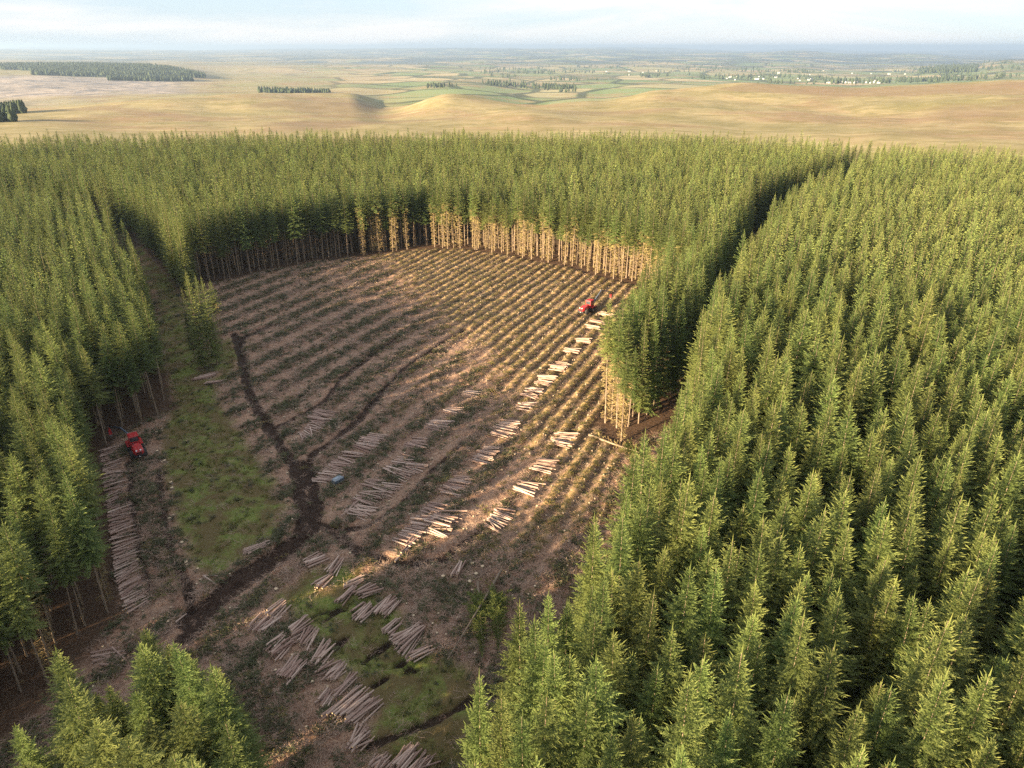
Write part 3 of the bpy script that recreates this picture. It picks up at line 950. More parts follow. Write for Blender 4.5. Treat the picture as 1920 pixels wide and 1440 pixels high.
# ---- the rest of the forest as one mass of instances
def scatter(name, protos, P, rot, scl, idx, label):
    pc = bpy.data.collections.new(name + "_kinds")
    for q, me_ in enumerate(protos):
        o = bpy.data.objects.new("%s_%02d" % (name, q), me_)
        pc.objects.link(o)
    me = bpy.data.meshes.new(name)
    me.vertices.add(len(P))
    me.vertices.foreach_set("co", np.asarray(P, np.float32).ravel())
    for k, v in (("rot", rot), ("scl", scl)):
        a = me.attributes.new(k, 'FLOAT_VECTOR', 'POINT')
        a.data.foreach_set("vector", np.asarray(v, np.float32).ravel())
    a = me.attributes.new("idx", 'INT', 'POINT')
    a.data.foreach_set("value", np.asarray(idx, np.int32))
    o = put(name, me)
    ng = bpy.data.node_groups.new(name + "_scatter", 'GeometryNodeTree')
    ng.interface.new_socket("Geometry", in_out='INPUT', socket_type='NodeSocketGeometry')
    ng.interface.new_socket("Geometry", in_out='OUTPUT', socket_type='NodeSocketGeometry')
    gi, go = ng.nodes.new("NodeGroupInput"), ng.nodes.new("NodeGroupOutput")
    ip = ng.nodes.new("GeometryNodeInstanceOnPoints")
    ci = ng.nodes.new("GeometryNodeCollectionInfo")
    ci.inputs['Collection'].default_value = pc
    ci.inputs['Separate Children'].default_value = True
    ci.inputs['Reset Children'].default_value = True
    ip.inputs['Pick Instance'].default_value = True

    def na(nm, t):
        n = ng.nodes.new("GeometryNodeInputNamedAttribute")
        n.data_type = t
        n.inputs['Name'].default_value = nm
        return n.outputs[0]
    er = ng.nodes.new("FunctionNodeEulerToRotation")
    ng.links.new(gi.outputs[0], ip.inputs['Points'])
    ng.links.new(ci.outputs[0], ip.inputs['Instance'])
    ng.links.new(na("idx", 'INT'), ip.inputs['Instance Index'])
    ng.links.new(na("rot", 'FLOAT_VECTOR'), er.inputs[0])
    ng.links.new(er.outputs[0], ip.inputs['Rotation'])
    ng.links.new(na("scl", 'FLOAT_VECTOR'), ip.inputs['Scale'])
    ng.links.new(ip.outputs[0], go.inputs[0])
    md = o.modifiers.new("scatter", 'NODES')
    md.node_group = ng
    tag(o, label, None, None, "stuff")
    return o


protos = [joined(k, "p%d" % q) for q, k in enumerate(K_in + K_full + K_edge + K_far)]
mass = ~near_set
mi = np.where(mass)[0]
idx = np.where(BARE[mi] & (px[mi] > -50), 9 + mi % 4, np.where(is_full[mi], 6 + mi % 3, np.where((camd[mi] > 165) & (d_face[mi] > 9), 13 + mi % 4, mi % 6)))
s = hgt[mi] / HT
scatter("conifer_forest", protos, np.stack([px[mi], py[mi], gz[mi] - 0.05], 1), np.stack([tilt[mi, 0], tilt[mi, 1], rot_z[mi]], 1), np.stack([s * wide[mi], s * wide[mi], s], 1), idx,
        "dense conifer plantation spreading around the felled area to the moor edge")

# ---- the small clump left standing beside the left ride
for j, (x, y, h, lab) in enumerate([
        (*G(383, 690), 20.5, "tallest spruce of the small clump between ride and felled area, tip in the sun"),
        (*G(408, 686), 18.8, "sunlit topped spruce standing next to the tallest of the small clump"),
        (*G(366, 672), 15.5, "short shaded spruce on the grass side of the small clump"),
        (*G(418, 660), 15.8, "thin brown spruce on the felled side of the small clump"),
        (*G(392, 655), 16.5, "dark spruce at the back of the small clump beside the ride")]):
    k = (K_full + K_edge)[(0, 1, 2, 4, 2)[j]]
    e = put("spruce_tree", None, None, (x, y, float(ground_z(x, y)[0]) - 0.05), (0, 0, j * 1.3), (h / HT * .95, h / HT * .95, h / HT))
    tag(e, lab, "spruce tree", "small clump of spruces beside the left ride")
    put("trunk", k.trunk, e)
    put("crown", k.crown, e)
    if k.dead is not None:
        tag(put("dead_branches", k.dead, e), kind="stuff")

# ------------------------------------------------------------------ logs
def log_mesh(seed):
    rg = np.random.default_rng(seed)
    n, sides = 4, 9
    t = np.linspace(-0.5, 0.5, n)
    r0 = 1.0
    bend = rg.normal(0, 0.012, 2)
    pts = np.stack([t, bend[0] * (1 - 4 * t * t), bend[1] * (1 - 4 * t * t)], 1)
    V, Fq = [], []
    for k in range(n):
        rr_ = r0 * (1.0 - 0.28 * (t[k] + 0.5)) * rg.uniform(0.96, 1.04)
        for i in range(sides):
            a = 2 * math.pi * i / sides
            q = 1 + 0.05 * rg.normal()
            V.append((pts[k][0], pts[k][1] + 0.1 * rr_ * q * math.cos(a), pts[k][2] + 0.1 * rr_ * q * math.sin(a)))
    for k in range(n - 1):
        for i in range(sides):
            j = (i + 1) % sides
            Fq.append((k * sides + i, k * sides + j, (k + 1) * sides + j, (k + 1) * sides + i))
    V = np.array(V)
    V = np.concatenate([V, [pts[0], pts[-1]]])
    Ft = [(i, len(V) - 2, (i + 1) % sides) for i in range(sides)] + [((n - 1) * sides + (i + 1) % sides, len(V) - 1, (n - 1) * sides + i) for i in range(sides)]
    return mesh_np("log", V, [np.array(Fq)[:, ::-1], np.array(Ft)], [M_logbark, M_logend], [0] * len(Fq) + [1] * len(Ft))


LOGS = [log_mesh(900 + i) for i in range(6)]
rgL = np.random.default_rng(31)
all_logs = []        # (p0, p1, radius, layer, pile)


def pile(A0, A1, B0, B1, n, phrase, conv=None, jitter=0.25, rad=0.13):
    """Logs laid side by side from the line A0-A1 to the line B0-B1 (survey points), in one to three layers."""
    A0, A1, B0, B1 = [np.array(G(*p)) for p in (A0, A1, B0, B1)]
    rad *= 0.86
    n = n if n < 3 else int(round(n * 1.6))
    for q in range(n):
        f = (q + rgL.uniform(-0.35, 0.35)) / max(n - 1, 1)
        p0 = A0 + (B0 - A0) * f + rgL.normal(0, jitter, 2)
        p1 = A1 + (B1 - A1) * f + rgL.normal(0, jitter, 2)
        all_logs.append((p0, p1, rad * rgL.uniform(0.75, 1.3), int(rgL.integers(0, 3)) if n > 6 else 0, phrase))


def z4(x, y):
    return (420 + x / 4, 1120 + y / 4)


def z3(x, y):
    return (300 + x / 3, 960 + y / 3)


for A0, A1, B0, B1, n, ph in [
        ((170, 255), (300, 150), (310, 310), (400, 200), 13, "double pile at the grass's left end, lower half"),
        ((310, 150), (450, 45), (370, 190), (480, 90), 8, "double pile at the grass's left end, upper half"),
        ((480, 285), (620, 150), (520, 290), (660, 190), 5, "narrow bundle topping the left chain of piles"),
        ((500, 320), (640, 240), (620, 400), (700, 260), 12, "squarish pile below the narrow bundle beside the grass"),
        ((330, 410), (450, 315), (400, 485), (520, 380), 11, "upper pile against the dark brash"),
        ((640, 500), (780, 335), (715, 540), (830, 385), 10, "pile beside the round black peat hole in the grass"),
        ((410, 590), (530, 480), (500, 660), (610, 520), 12, "lower pile against the dark brash"),
        ((720, 600), (860, 500), (820, 650), (920, 550), 11, "middle pile of the lower left chain"),
        ((815, 750), (960, 590), (850, 775), (1010, 625), 7, "slim pile just above the longest pile by the grass"),
        ((680, 815), (790, 680), (740, 830), (830, 740), 7, "small pile outside the longest pile"),
        ((765, 912), (1010, 705), (985, 962), (1180, 812), 26, "longest pile beside the grass near the bottom"),
        ((915, 1130), (1030, 990), (1000, 1172), (1115, 1080), 15, "pile standing alone just above the bottom edge"),
        ((1080, 1290), (1180, 1200), (1200, 1330), (1250, 1225), 8, "pile cut by the bottom edge, left portion"),
        ((1230, 1290), (1400, 1130), (1340, 1330), (1455, 1170), 13, "pile cut by the bottom edge, tallest middle portion"),
        ((1360, 1330), (1490, 1185), (1470, 1350), (1575, 1235), 11, "pile cut by the bottom edge, right portion")]:
    pile(z4(*A0), z4(*A1), z4(*B0), z4(*B1), n, ph, rad=0.125)
for A0, A1, B0, B1, n, ph in [
        ((800, 285), (885, 240), (850, 312), (950, 270), 9, "right chain's pile nearest the rutted track"),
        ((930, 330), (1000, 265), (990, 362), (1035, 290), 9, "second pile from the rutted track in the right chain"),
        ((870, 405), (950, 355), (900, 450), (980, 375), 7, "pile on the grass left of the right chain"),
        ((1040, 400), (1130, 360), (1050, 432), (1150, 372), 6, "loose pile in the right chain's middle"),
        ((990, 505), (1080, 430), (1030, 518), (1110, 440), 7, "pile beside the pair of black peat cuts"),
        ((1090, 460), (1190, 420), (1140, 500), (1245, 450), 8, "pile in the right chain above the two squarish piles"),
        ((1070, 580), (1160, 515), (1130, 622), (1205, 540), 9, "left one of two squarish piles on the grass"),
        ((1210, 560), (1290, 480), (1272, 592), (1350, 510), 13, "right one of two squarish piles on the grass"),
        ((1255, 680), (1330, 615), (1300, 705), (1370, 640), 6, "small pile just above the golden sunlit pile"),
        ((1290, 720), (1450, 650), (1370, 822), (1480, 680), 18, "golden sunlit pile right of the grass"),
        ((1400, 822), (1520, 770), (1412, 852), (1535, 800), 6, "short golden bundle right of the grass"),
        ((1640, 370), (1680, 300), (1672, 376), (1716, 300), 5, "little bundle beside the stumps near the fallen trunk"),
        ((472, 215), (610, 180), (500, 260), (600, 215), 5, "handful on the green grass left of the track"),
        ((240, 360), (340, 365), (248, 366), (322, 412), 2, "pair lying crossed on the grass strip left of the track"),
        ((90, 632), (152, 580), (92, 634), (154, 582), 1, "single one lying by itself beside the tree clump")]:
    pile(z3(*A0), z3(*A1), z3(*B0), z3(*B1), n, ph, jitter=0.2 if n > 2 else 0.02, rad=0.125)
# the long row stacked along the left plantation
for q in range(150):
    f = q / 149
    yy = 105 + f * 1235
    x0 = 22 + 0.088 * yy + rgL.normal(0, 8)
    ln = np.interp(f, [0, 0.5, 1], [140, 165, 150]) + rgL.normal(0, 18)
    ri = np.interp(f, [0, 0.25, 0.5, 1], [26, 40, 58, 92]) + rgL.normal(0, 12)
    x0 += np.interp(f, [0, 0.8, 1], [0, 35, 95]) + (rgL.uniform(0, 45) if q % 3 == 0 else 0)
    A, B = (180 + x0 / 4, 820 + yy / 4), (180 + (x0 + ln) / 4, 820 + (yy - ri) / 4)
    where = "upper stretch" if f < 0.33 else ("middle stretch" if f < 0.66 else "lower stretch")
    all_logs.append((np.array(G(*A)), np.array(G(*B)), 0.10 * rgL.uniform(0.75, 1.3), int(rgL.integers(0, 2)), "long row beside the left plantation, " + where))
for A, B in [((172, 1232), (235, 1222)), ((175, 1240), (238, 1228)), ((180, 1228), (232, 1238)), ((210, 1215), (240, 1245)), ((170, 1225), (225, 1215)), ((190, 1248), (238, 1252))]:
    all_logs.append((np.array(G(*A)), np.array(G(*B)), 0.12, 0, "small heap on the shaded path behind the corner clump"))


def z7(x, y):
    return (500 + x / 3, 680 + y / 3)


def cross_pile(cx, cy, n, phrase, ln=3.6, ang=None, fan=0.12, wid=None):
    c_ = np.array(G(cx, cy))
    a = -ROW * 0.75 if ang is None else ang
    n = int(round(n * 2.0))
    ln *= 0.86
    for q in range(n):
        f = (q + 0.5) / n - 0.5
        th = a + f * fan * 3 + rgL.normal(0, fan)
        d = np.array((math.cos(th), math.sin(th)))
        w_ = wid if wid else 0.23 * n
        ctr = c_ + np.array((rs, rc)) * f * w_ + rgL.normal(0, 0.22, 2)
        l_ = ln * rgL.uniform(0.85, 1.1)
        all_logs.append((ctr - d * l_ / 2, ctr + d * l_ / 2, 0.11 * rgL.uniform(0.75, 1.25), int(rgL.integers(0, 2)) if n > 5 else 0, phrase))


for (cx, cy, n) in [(1650, 40, 9), (1565, 115, 8), (1495, 185, 8), (1460, 258, 6), (1045, 278, 5), (1150, 180, 5), (970, 362, 9), (855, 465, 8), (1345, 385, 13), (1235, 525, 12), (1665, 450, 9), (1560, 592, 9), (1070, 695, 12),
                    (1465, 718, 7), (750, 590, 11), (830, 605, 5), (765, 640, 5), (605, 690, 4), (670, 725, 8), (560, 790, 13), (545, 850, 6), (950, 830, 7), (990, 900, 9), (840, 955, 15), (975, 970, 4),
                    (310, 300, 9), (300, 340, 6), (605, 435, 6), (560, 475, 7), (470, 540, 8), (400, 595, 8), (345, 655, 7)]:
    X_, Y_ = z7(cx, cy)
    cross_pile(X_, Y_, n, None, ln=rgL.uniform(3.3, 4.4))
cross_pile(*z7(800, 1040), 8, None, 3.6, R(62), 0.1, 3.2)
cross_pile(*z7(1310, 890), 11, None, 3.4, R(-40), 0.16)
cross_pile(*z7(240, 395), 9, None, 3.4, R(-45), 0.2)
cross_pile(*z7(490, 820), 7, None, 3.2, R(58), 0.1, 2.4)
for (cx, cy) in [(1490, 1065), (1440, 1105), (1415, 1138), (1360, 1210), (1300, 1268), (1220, 1360), (1160, 1420)]:
    cross_pile(640 + cx / 3, 240 + cy / 3, 6, None, 3.8, wid=1.7)
cross_pile(385, 708, 4, None, 4.5, R(25), 0.05)
cross_pile(403, 718, 3, None, 4.2, R(15), 0.05)

# labelled logs: the 300 that show largest
named = [l for l in all_logs if l[4]]
named.sort(key=lambda l: -np.linalg.norm(l[1] - l[0]) / math.hypot(l[0][1], CAM_H))
ind, rest = named[:300], named[300:] + [l for l in all_logs if not l[4]]


def log_pose(l):
    p0, p1, r_, layer, _ = l
    d = p1 - p0
    ln = float(np.linalg.norm(d))
    if ln > 5.0:
        p1 = p0 + d / ln * 5.0
        ln = 5.0
    c_ = (p0 + p1) / 2
    za = float(ground_z(p0[0], p0[1])[0])
    zb = float(ground_z(p1[0], p1[1])[0])
    pitch = math.atan2(zb - za, ln) * 0.7
    z = max((za + zb) / 2, float(ground_z(c_[0], c_[1])[0]) - 0.03) + r_ * 0.8 + layer * r_ * 1.75 + 0.04
    return (c_[0], c_[1], z), (rgL.uniform(0, 6.28), -pitch, math.atan2(d[1], d[0])), (ln, r_ / 0.1, r_ / 0.1)


by_pile = {}
for l in ind:
    by_pile.setdefault(l[4], []).append(l)
log_rank = {}
for ls in by_pile.values():
    for q, l in enumerate(sorted(ls, key=lambda l: l[0][0] + l[1][0])):
        log_rank[id(l)] = q + 1
for q, l in enumerate(ind):
    P_, R_, S_ = log_pose(l)
    o = put("log", LOGS[q % 6], None, P_, R_, S_)
    lab = "log in the " + l[4]
    if len(by_pile[l[4]]) > 1 and len(lab.split()) <= 13:
        lab += ", %s from left" % nth(log_rank[id(l)])
    tag(o, lab, "log", "logs of the " + l[4])
P_, R_, S_ = zip(*[log_pose(l) for l in rest])
scatter("felled_logs", LOGS, P_, R_, S_, [q % 6 for q in range(len(rest))], "small piles of cut logs scattered between the brash rows")

# ------------------------------------------------------------------ brash, grass and stumps
def brash_mesh(seed, n, Lm, green):
    rg = np.random.default_rng(seed)
    V, Fq, o = [], [], 0
    T = []
    for i in range(n):
        p = np.array((rg.normal(0, 0.35), rg.normal(0, 0.35), rg.uniform(0.0, 0.22)))
        az = rg.uniform(0, 6.28)
        l = Lm * rg.uniform(0.4, 1.1)
        d = np.array((math.cos(az), math.sin(az), rg.uniform(-0.1, 0.35)))
        d /= np.linalg.norm(d)
        pr = np.cross(d, np.array((rg.normal(0, .4), rg.normal(0, .4), 1)))
        pr /= np.linalg.norm(pr)
        w = 0.018 if not green else 0.06
        V += [p - pr * w, p + pr * w, p + d * l + pr * w * .4, p + d * l - pr * w * .4]
        T += [0, 0, .6, .6]
        Fq.append((o, o + 1, o + 2, o + 3))
        o += 4
        if green:
            for s_ in (-1, 1):
                q = p + d * l * rg.uniform(.2, .7)
                dd = d * .6 + np.cross(d, (0, 0, 1)) * s_ + np.array((0, 0, rg.uniform(-.1, .3)))
                dd /= np.linalg.norm(dd)
                pp = np.cross(dd, (rg.normal(0, .3), rg.normal(0, .3), 1))
                pp /= np.linalg.norm(pp)
                V += [q - pp * .05, q + pp * .05, q + dd * l * .55 + pp * .03, q + dd * l * .55 - pp * .03]
                T += [0, 0, .8, .8]
                Fq.append((o, o + 1, o + 2, o + 3))
                o += 4
    return np.array(V), np.array(Fq), np.array(T)


brash_protos = []
for i in range(3):
    v, f, t = brash_mesh(500 + i, 16, 0.9, False)
    brash_protos.append(mesh_np("bb%d" % i, v, f, [M_brashbrown], None, dict(tip=t)))
for i in range(3):
    v, f, t = brash_mesh(520 + i, 12, 0.75, True)
    brash_protos.append(mesh_np("bg%d" % i, v, f, [M_brashgreen], None, dict(tip=t)))
for i in range(2):
    v, f, t = brash_mesh(540 + i, 12, 0.7, True)
    brash_protos.append(mesh_np("by%d" % i, v, f, [M_brashgold], None, dict(tip=t)))
v, f, t = brash_mesh(560, 5, 0.75, False)
brash_protos.append(mesh_np("bp0", v, f, [M_logend], None, dict(tip=t)))

rgB = np.random.default_rng(9)
n = 230000
bx_, by_ = rgB.uniform(-95, 48, n), rgB.uniform(28, 238, n)
_, cv = clearing_height(bx_, by_)
kind_r = rgB.random(n)
patchy = fbm(bx_ / 6, by_ / 6, 91)
p_green = (0.10 + 0.62 * cv['mat'] ** 2) * smooth(0.18, 0.55, patchy) * 0.85
d_right = dist_line(bx_, by_, [(2, 45), (10, 57), (18, 71), (28, 93), (38, 122)])
p_gold = np.clip(1.15 - d_right / 9, 0, 1) * 0.85
p_gold = np.maximum(p_gold, cv['ridge'] * 0.6)
dens = cv['cut'] * (1 - cv['grass'] * 0.93) * (1 - cv['track'] * 0.97) * np.clip(0.35 + cv['mat'] + p_gold - 0.25 * cv['ridge'], 0.1, 1)
kp = rgB.random(n) < dens
bi = np.where(kind_r < p_green, 3 + (np.arange(n) % 3), np.where(kind_r < p_green + p_gold, 6 + (np.arange(n) % 2), np.arange(n) % 3))
bi = np.where(rgB.random(n) < 0.09, 8, bi)
bsc = rgB.uniform(0.35, 1.0, n) * np.where(bi == 8, 0.7, 1.0) * (1 - 0.35 * cv['ridge'] - 0.35 * cv['furrow']) * np.where((bi == 6) | (bi == 7), 1 + 0.8 * np.clip(1 - d_right / 9, 0, 1), 1)
bzs = ground_z(bx_, by_)
scatter("brash_debris", brash_protos, np.stack([bx_, by_, bzs], 1)[kp], np.stack([rgB.normal(0, .12, n), rgB.normal(0, .12, n), rgB.uniform(0, 6.28, n)], 1)[kp],
        np.stack([bsc, bsc, bsc * (0.8 + 0.7 * cv['mat'])], 1)[kp], bi[kp], "brown and green cut branches strewn in rows over the felled area")

# grass tufts
def tuft(seed):
    rg = np.random.default_rng(seed)
    V, Fq, T = [], [], []
    for i in range(26):
        a = rg.uniform(0, 6.28)
        r_ = abs(rg.normal(0, 0.22))
        p = np.array((r_ * math.cos(a), r_ * math.sin(a), -0.02))
        d = np.array((math.cos(a) * rg.uniform(.2, .9), math.sin(a) * rg.uniform(.2, .9), 1))
        d /= np.linalg.norm(d)
        pr = np.array((-math.sin(a + rg.normal()), math.cos(a), 0)) * 0.022
        l = rg.uniform(0.18, 0.42)
        o = len(V)
        V += [p - pr, p + pr, p + d * l]
        T += [0, 0, 1]
        Fq.append((o, o + 1, o + 2))
    return mesh_np("tuft%d" % seed, np.array(V), np.array(Fq), [M_grass], None, dict(tip=np.array(T)))


n = 46000
qx, qy = rgB.uniform(-125, 12, n), rgB.uniform(14, 200, n)
_, cv2 = clearing_height(qx, qy)
extra = inside(qx, qy, RIDE_L) * 0.8
kp = (rgB.random(n) < np.maximum(cv2['grass'], extra) * (1 - cv2['track'] * 0.97)) & (fbm(qx / 2.5, qy / 2.5, 93) > 0.45)
gs = rgB.uniform(0.6, 1.3, n)
scatter("grass", [tuft(601), tuft(602), tuft(603)], np.stack([qx, qy, ground_z(qx, qy)], 1)[kp], np.stack([0 * qx, 0 * qx, rgB.uniform(0, 6.28, n)], 1)[kp], np.stack([gs, gs, gs], 1)[kp],
        (np.arange(n) % 3)[kp], "rough green grass along the strip and between the log piles")


def stump_mesh(seed):
    rg = np.random.default_rng(seed)
    sd = 10
    V, Fq = [], []
    for (z, r_) in ((-0.15, 0.34), (0.05, 0.24), (0.22, 0.19), (0.27, 0.185)):
        for i in range(sd):
            a = 2 * math.pi * i / sd
            q = 1 + (0.22 if z < 0.1 else 0.05) * rg.normal() * 0.6
            V.append((r_ * q * math.cos(a), r_ * q * math.sin(a), z + (rg.normal(0, .008) if z > .2 else 0)))
    for k in range(3):
        for i in range(sd):
            j = (i + 1) % sd
            Fq.append((k * sd + i, k * sd + j, (k + 1) * sd + j, (k + 1) * sd + i))
    V.append((0, 0, 0.275))
    Ft = [(3 * sd + i, 3 * sd + (i + 1) % sd, len(V) - 1) for i in range(sd)]
    return mesh_np("stump%d" % seed, np.array(V), [np.array(Fq), np.array(Ft)], [M_bark, M_logend], [0] * len(Fq) + [1] * len(Ft))


STUMPS = [stump_mesh(700 + i) for i in range(3)]
st_sp = [((295, 815), "pale stump right of the red harvester on the shaded grass strip"), ((295, 848), "stump just beside the red harvester's wheel"), ((309, 866), "stump below and right of the red harvester"),
         ((321, 908), "upper of two stumps on the shaded strip below the harvester"), ((323, 918), "lower of two stumps on the shaded strip below the harvester"), ((319, 977), "broad pale stump on the shaded strip at half height"),
         ((258, 1053), "stump at the right edge of the long log row"), ((350, 1060), "stump on the shaded strip above the crossed logs"), ((342, 1023), "small stump in the middle of the shaded strip"),
         ((886, 1063), "stump right of the little log bundle near the fallen trunk"), ((893, 1082), "stump between the little log bundle and the fallen trunk"), ((905, 1070), "reddish stump just above the fallen trunk"),
         ((881, 1097), "stump left of the fallen trunk's butt"), ((831, 1084), "stump left of the little log bundle"), ((518, 1107), "stump beside the rutted track near the grass")]
for q, (p, lab) in enumerate(st_sp):
    x, y = G(*p)
    s_ = 1.25
    tag(put("tree_stump", STUMPS[q % 3], None, (x, y, float(ground_z(x, y)[0])), (0, 0, q), (s_, s_, s_)), lab, "stump", "larger stumps of the felled area")
sx, sy = grid_points(ROW, 2.25, 2.1, 0.6, (-95, 45, 40, 236), rgB)
_, cv3 = clearing_height(sx, sy)
k = (cv3['cut'] > 0.8) & (cv3['track'] < 0.3) & (rgB.random(len(sx)) < 0.75) & (cv3['grass'] < 0.5)
sx, sy = sx[k], sy[k]
ss = rgB.uniform(0.4, 0.85, len(sx))
scatter("stump_debris", STUMPS, np.stack([sx, sy, ground_z(sx, sy)], 1), np.stack([0 * sx, 0 * sx, rgB.uniform(0, 6, len(sx))], 1), np.stack([ss, ss, ss], 1), np.arange(len(sx)) % 3,
        "pale cut stumps dotted in rows over the felled area")

# ------------------------------------------------------------------ fallen trees
def fallen(name, A, B, label, r0=0.16, dead=60, green=0, bare=False, lift=0.35):
    a, bb = np.array(G(*A)), np.array(G(*B))
    ln = float(np.linalg.norm(bb - a))
    rg = np.random.default_rng(int(A[0]))
    e = put(name, None, None, (a[0], a[1], float(ground_z(*a)[0]) + lift), (0, R(88), math.atan2(bb[1] - a[1], bb[0] - a[0])))
    tag(e, label, "fallen tree", "fallen trees at the clearing edge")
    t = np.linspace(0, 1, 6)
    v, f = tube(np.stack([0.15 * np.sin(t * 3), 0.1 * t, t * ln], 1), r0 * (1 - 0.8 * t) + .02, 8)
    put("trunk", mesh_np("fallen_trunk", v, f, [M_bark], None, None, True), e)
    if dead:
        v, f = dead_geo(rg, ln * .08, ln * .95, 1.5, dead)
        tag(put("dead_branches", mesh_np("fallen_twigs", v, f, [M_dead]), e), kind="stuff")
    if green:
        v, f, tt = crown_geo(rg, ln, ln * (1 - green), 1.7, 0)
        put("crown", mesh_np("fallen_crown", v, f, [M_needle], None, dict(tip=tt)), e)
    return e


fallen("fallen_tree", (1104, 819), (1215, 862), "fallen spruce with yellow branches lying out from the tongue of trees", 0.2, 90, 0.35)
fallen("fallen_tree", (940, 1086), (838, 1262), "long bare fallen trunk leaning across the shaded ditch", 0.15, 0, 0, True, 0.9)
fallen("fallen_tree", (896, 1098), (905, 1240), "fallen spruce with drooping branches left of the bare trunk", 0.17, 40, 0.75)
fallen("fallen_tree", (926, 1098), (935, 1230), "fallen spruce with drooping branches right of the bare trunk", 0.17, 40, 0.75)

# ------------------------------------------------------------------ machines
def paint(name, c, rough=0.4, coat=0.3, spec=0.5, metallic=0.0):
    return simple_mat(name, tuple(x * 0.82 for x in c), c, 1.6, rough, spec, coat=coat, metallic=metallic)


M_red = paint("red_paint", (0.42, 0.020, 0.020), 0.5, 0.15)
M_black = paint("black_paint", (0.022, 0.022, 0.024), 0.5, 0.1)
M_tyre = paint("tyre_rubber", (0.045, 0.042, 0.04), 0.9, 0.0, 0.2)
M_rim = paint("rim_grey", (0.20, 0.20, 0.20), 0.6, 0.0)
M_white = paint("lamp_lens", (0.85, 0.85, 0.82), 0.25, 0.3)
M_steel = paint("boom_steel", (0.10, 0.12, 0.16), 0.4, 0.2, 0.5, 0.3)
m, nt, b = new_mat("cab_glass", 0.08, 0.8)
b.inputs['Base Color'].default_value = (0.05, 0.06, 0.065, 1)
M_glass = m
M_tank = paint("tank_blue_grey", (0.085, 0.105, 0.125), 0.55, 0.1)
M_tanktop = paint("tank_lid", (0.25, 0.29, 0.33), 0.5, 0.1)


def bm_obj(name, fn, mat, parent, bevel=0.0):
    bm = bmesh.new()
    fn(bm)
    if bevel:
        bmesh.ops.bevel(bm, geom=bm.edges[:], offset=bevel, segments=2, affect='EDGES', clamp_overlap=True)
    bmesh.ops.recalc_face_normals(bm, faces=bm.faces[:])
    me = bpy.data.meshes.new(name)
    bm.to_mesh(me)
    bm.free()
    me.materials.append(mat)
    return put(name, me, parent)


def hexa(bm, b4, t4):
    """Solid between a lower and an upper quad."""
    v = [bm.verts.new(p) for p in list(b4) + list(t4)]
    bm.faces.new([v[3], v[2], v[1], v[0]])
    bm.faces.new(v[4:8])
    for i in range(4):
        j = (i + 1) % 4
        bm.faces.new([v[i], v[j], v[4 + j], v[4 + i]])


def box(bm, x0, x1, y0, y1, z0, z1, tx0=0, tx1=0, ty=0):
    hexa(bm, [(x0, y0, z0), (x1, y0, z0), (x1, y1, z0), (x0, y1, z0)], [(x0 + tx0, y0 + ty, z1), (x1 - tx1, y0 + ty, z1), (x1 - tx1, y1 - ty, z1), (x0 + tx0, y1 - ty, z1)])


def cyl(bm, p0, p1, r0, r1=None, n=14):
    v, f = tube([p0, p1], [r0, r1 if r1 is not None else r0], n)
    vs_ = [bm.verts.new(q) for q in v]
    for q in f:
        bm.faces.new([vs_[i] for i in q])
    bm.faces.new(vs_[:n][::-1])
    bm.faces.new(vs_[n:])


def wheel(parent, x, y, r=0.68, w=0.62):
    def f(bm):
        n = 20
        prof = [(-w / 2, r * .62), (-w / 2, r * .9), (-w * .36, r), (w * .36, r), (w / 2, r * .9), (w / 2, r * .62)]
        rings = []
        for (yy, q) in prof:
            rings.append([bm.verts.new((x + q * math.cos(2 * math.pi * i / n) * (1.0 if i % 2 or abs(yy) > w * .4 else 0.95), y + yy, r + q * math.sin(2 * math.pi * i / n) * (1.0 if i % 2 or abs(yy) > w * .4 else 0.95))) for i in range(n)])
        for a_, b_ in zip(rings[:-1], rings[1:]):
            for i in range(n):
                j = (i + 1) % n
                bm.faces.new([a_[i], a_[j], b_[j], b_[i]])
    o = bm_obj("wheel", f, M_tyre, parent)

    def g_(bm):
        cyl(bm, (x, y - w * .38, r), (x, y + w * .38, r), r * .63, None, 16)
        cyl(bm, (x, y - w * .44, r), (x, y + w * .44, r), r * .25, None, 10)
    bm_obj("rim", g_, M_rim, o)
    return o


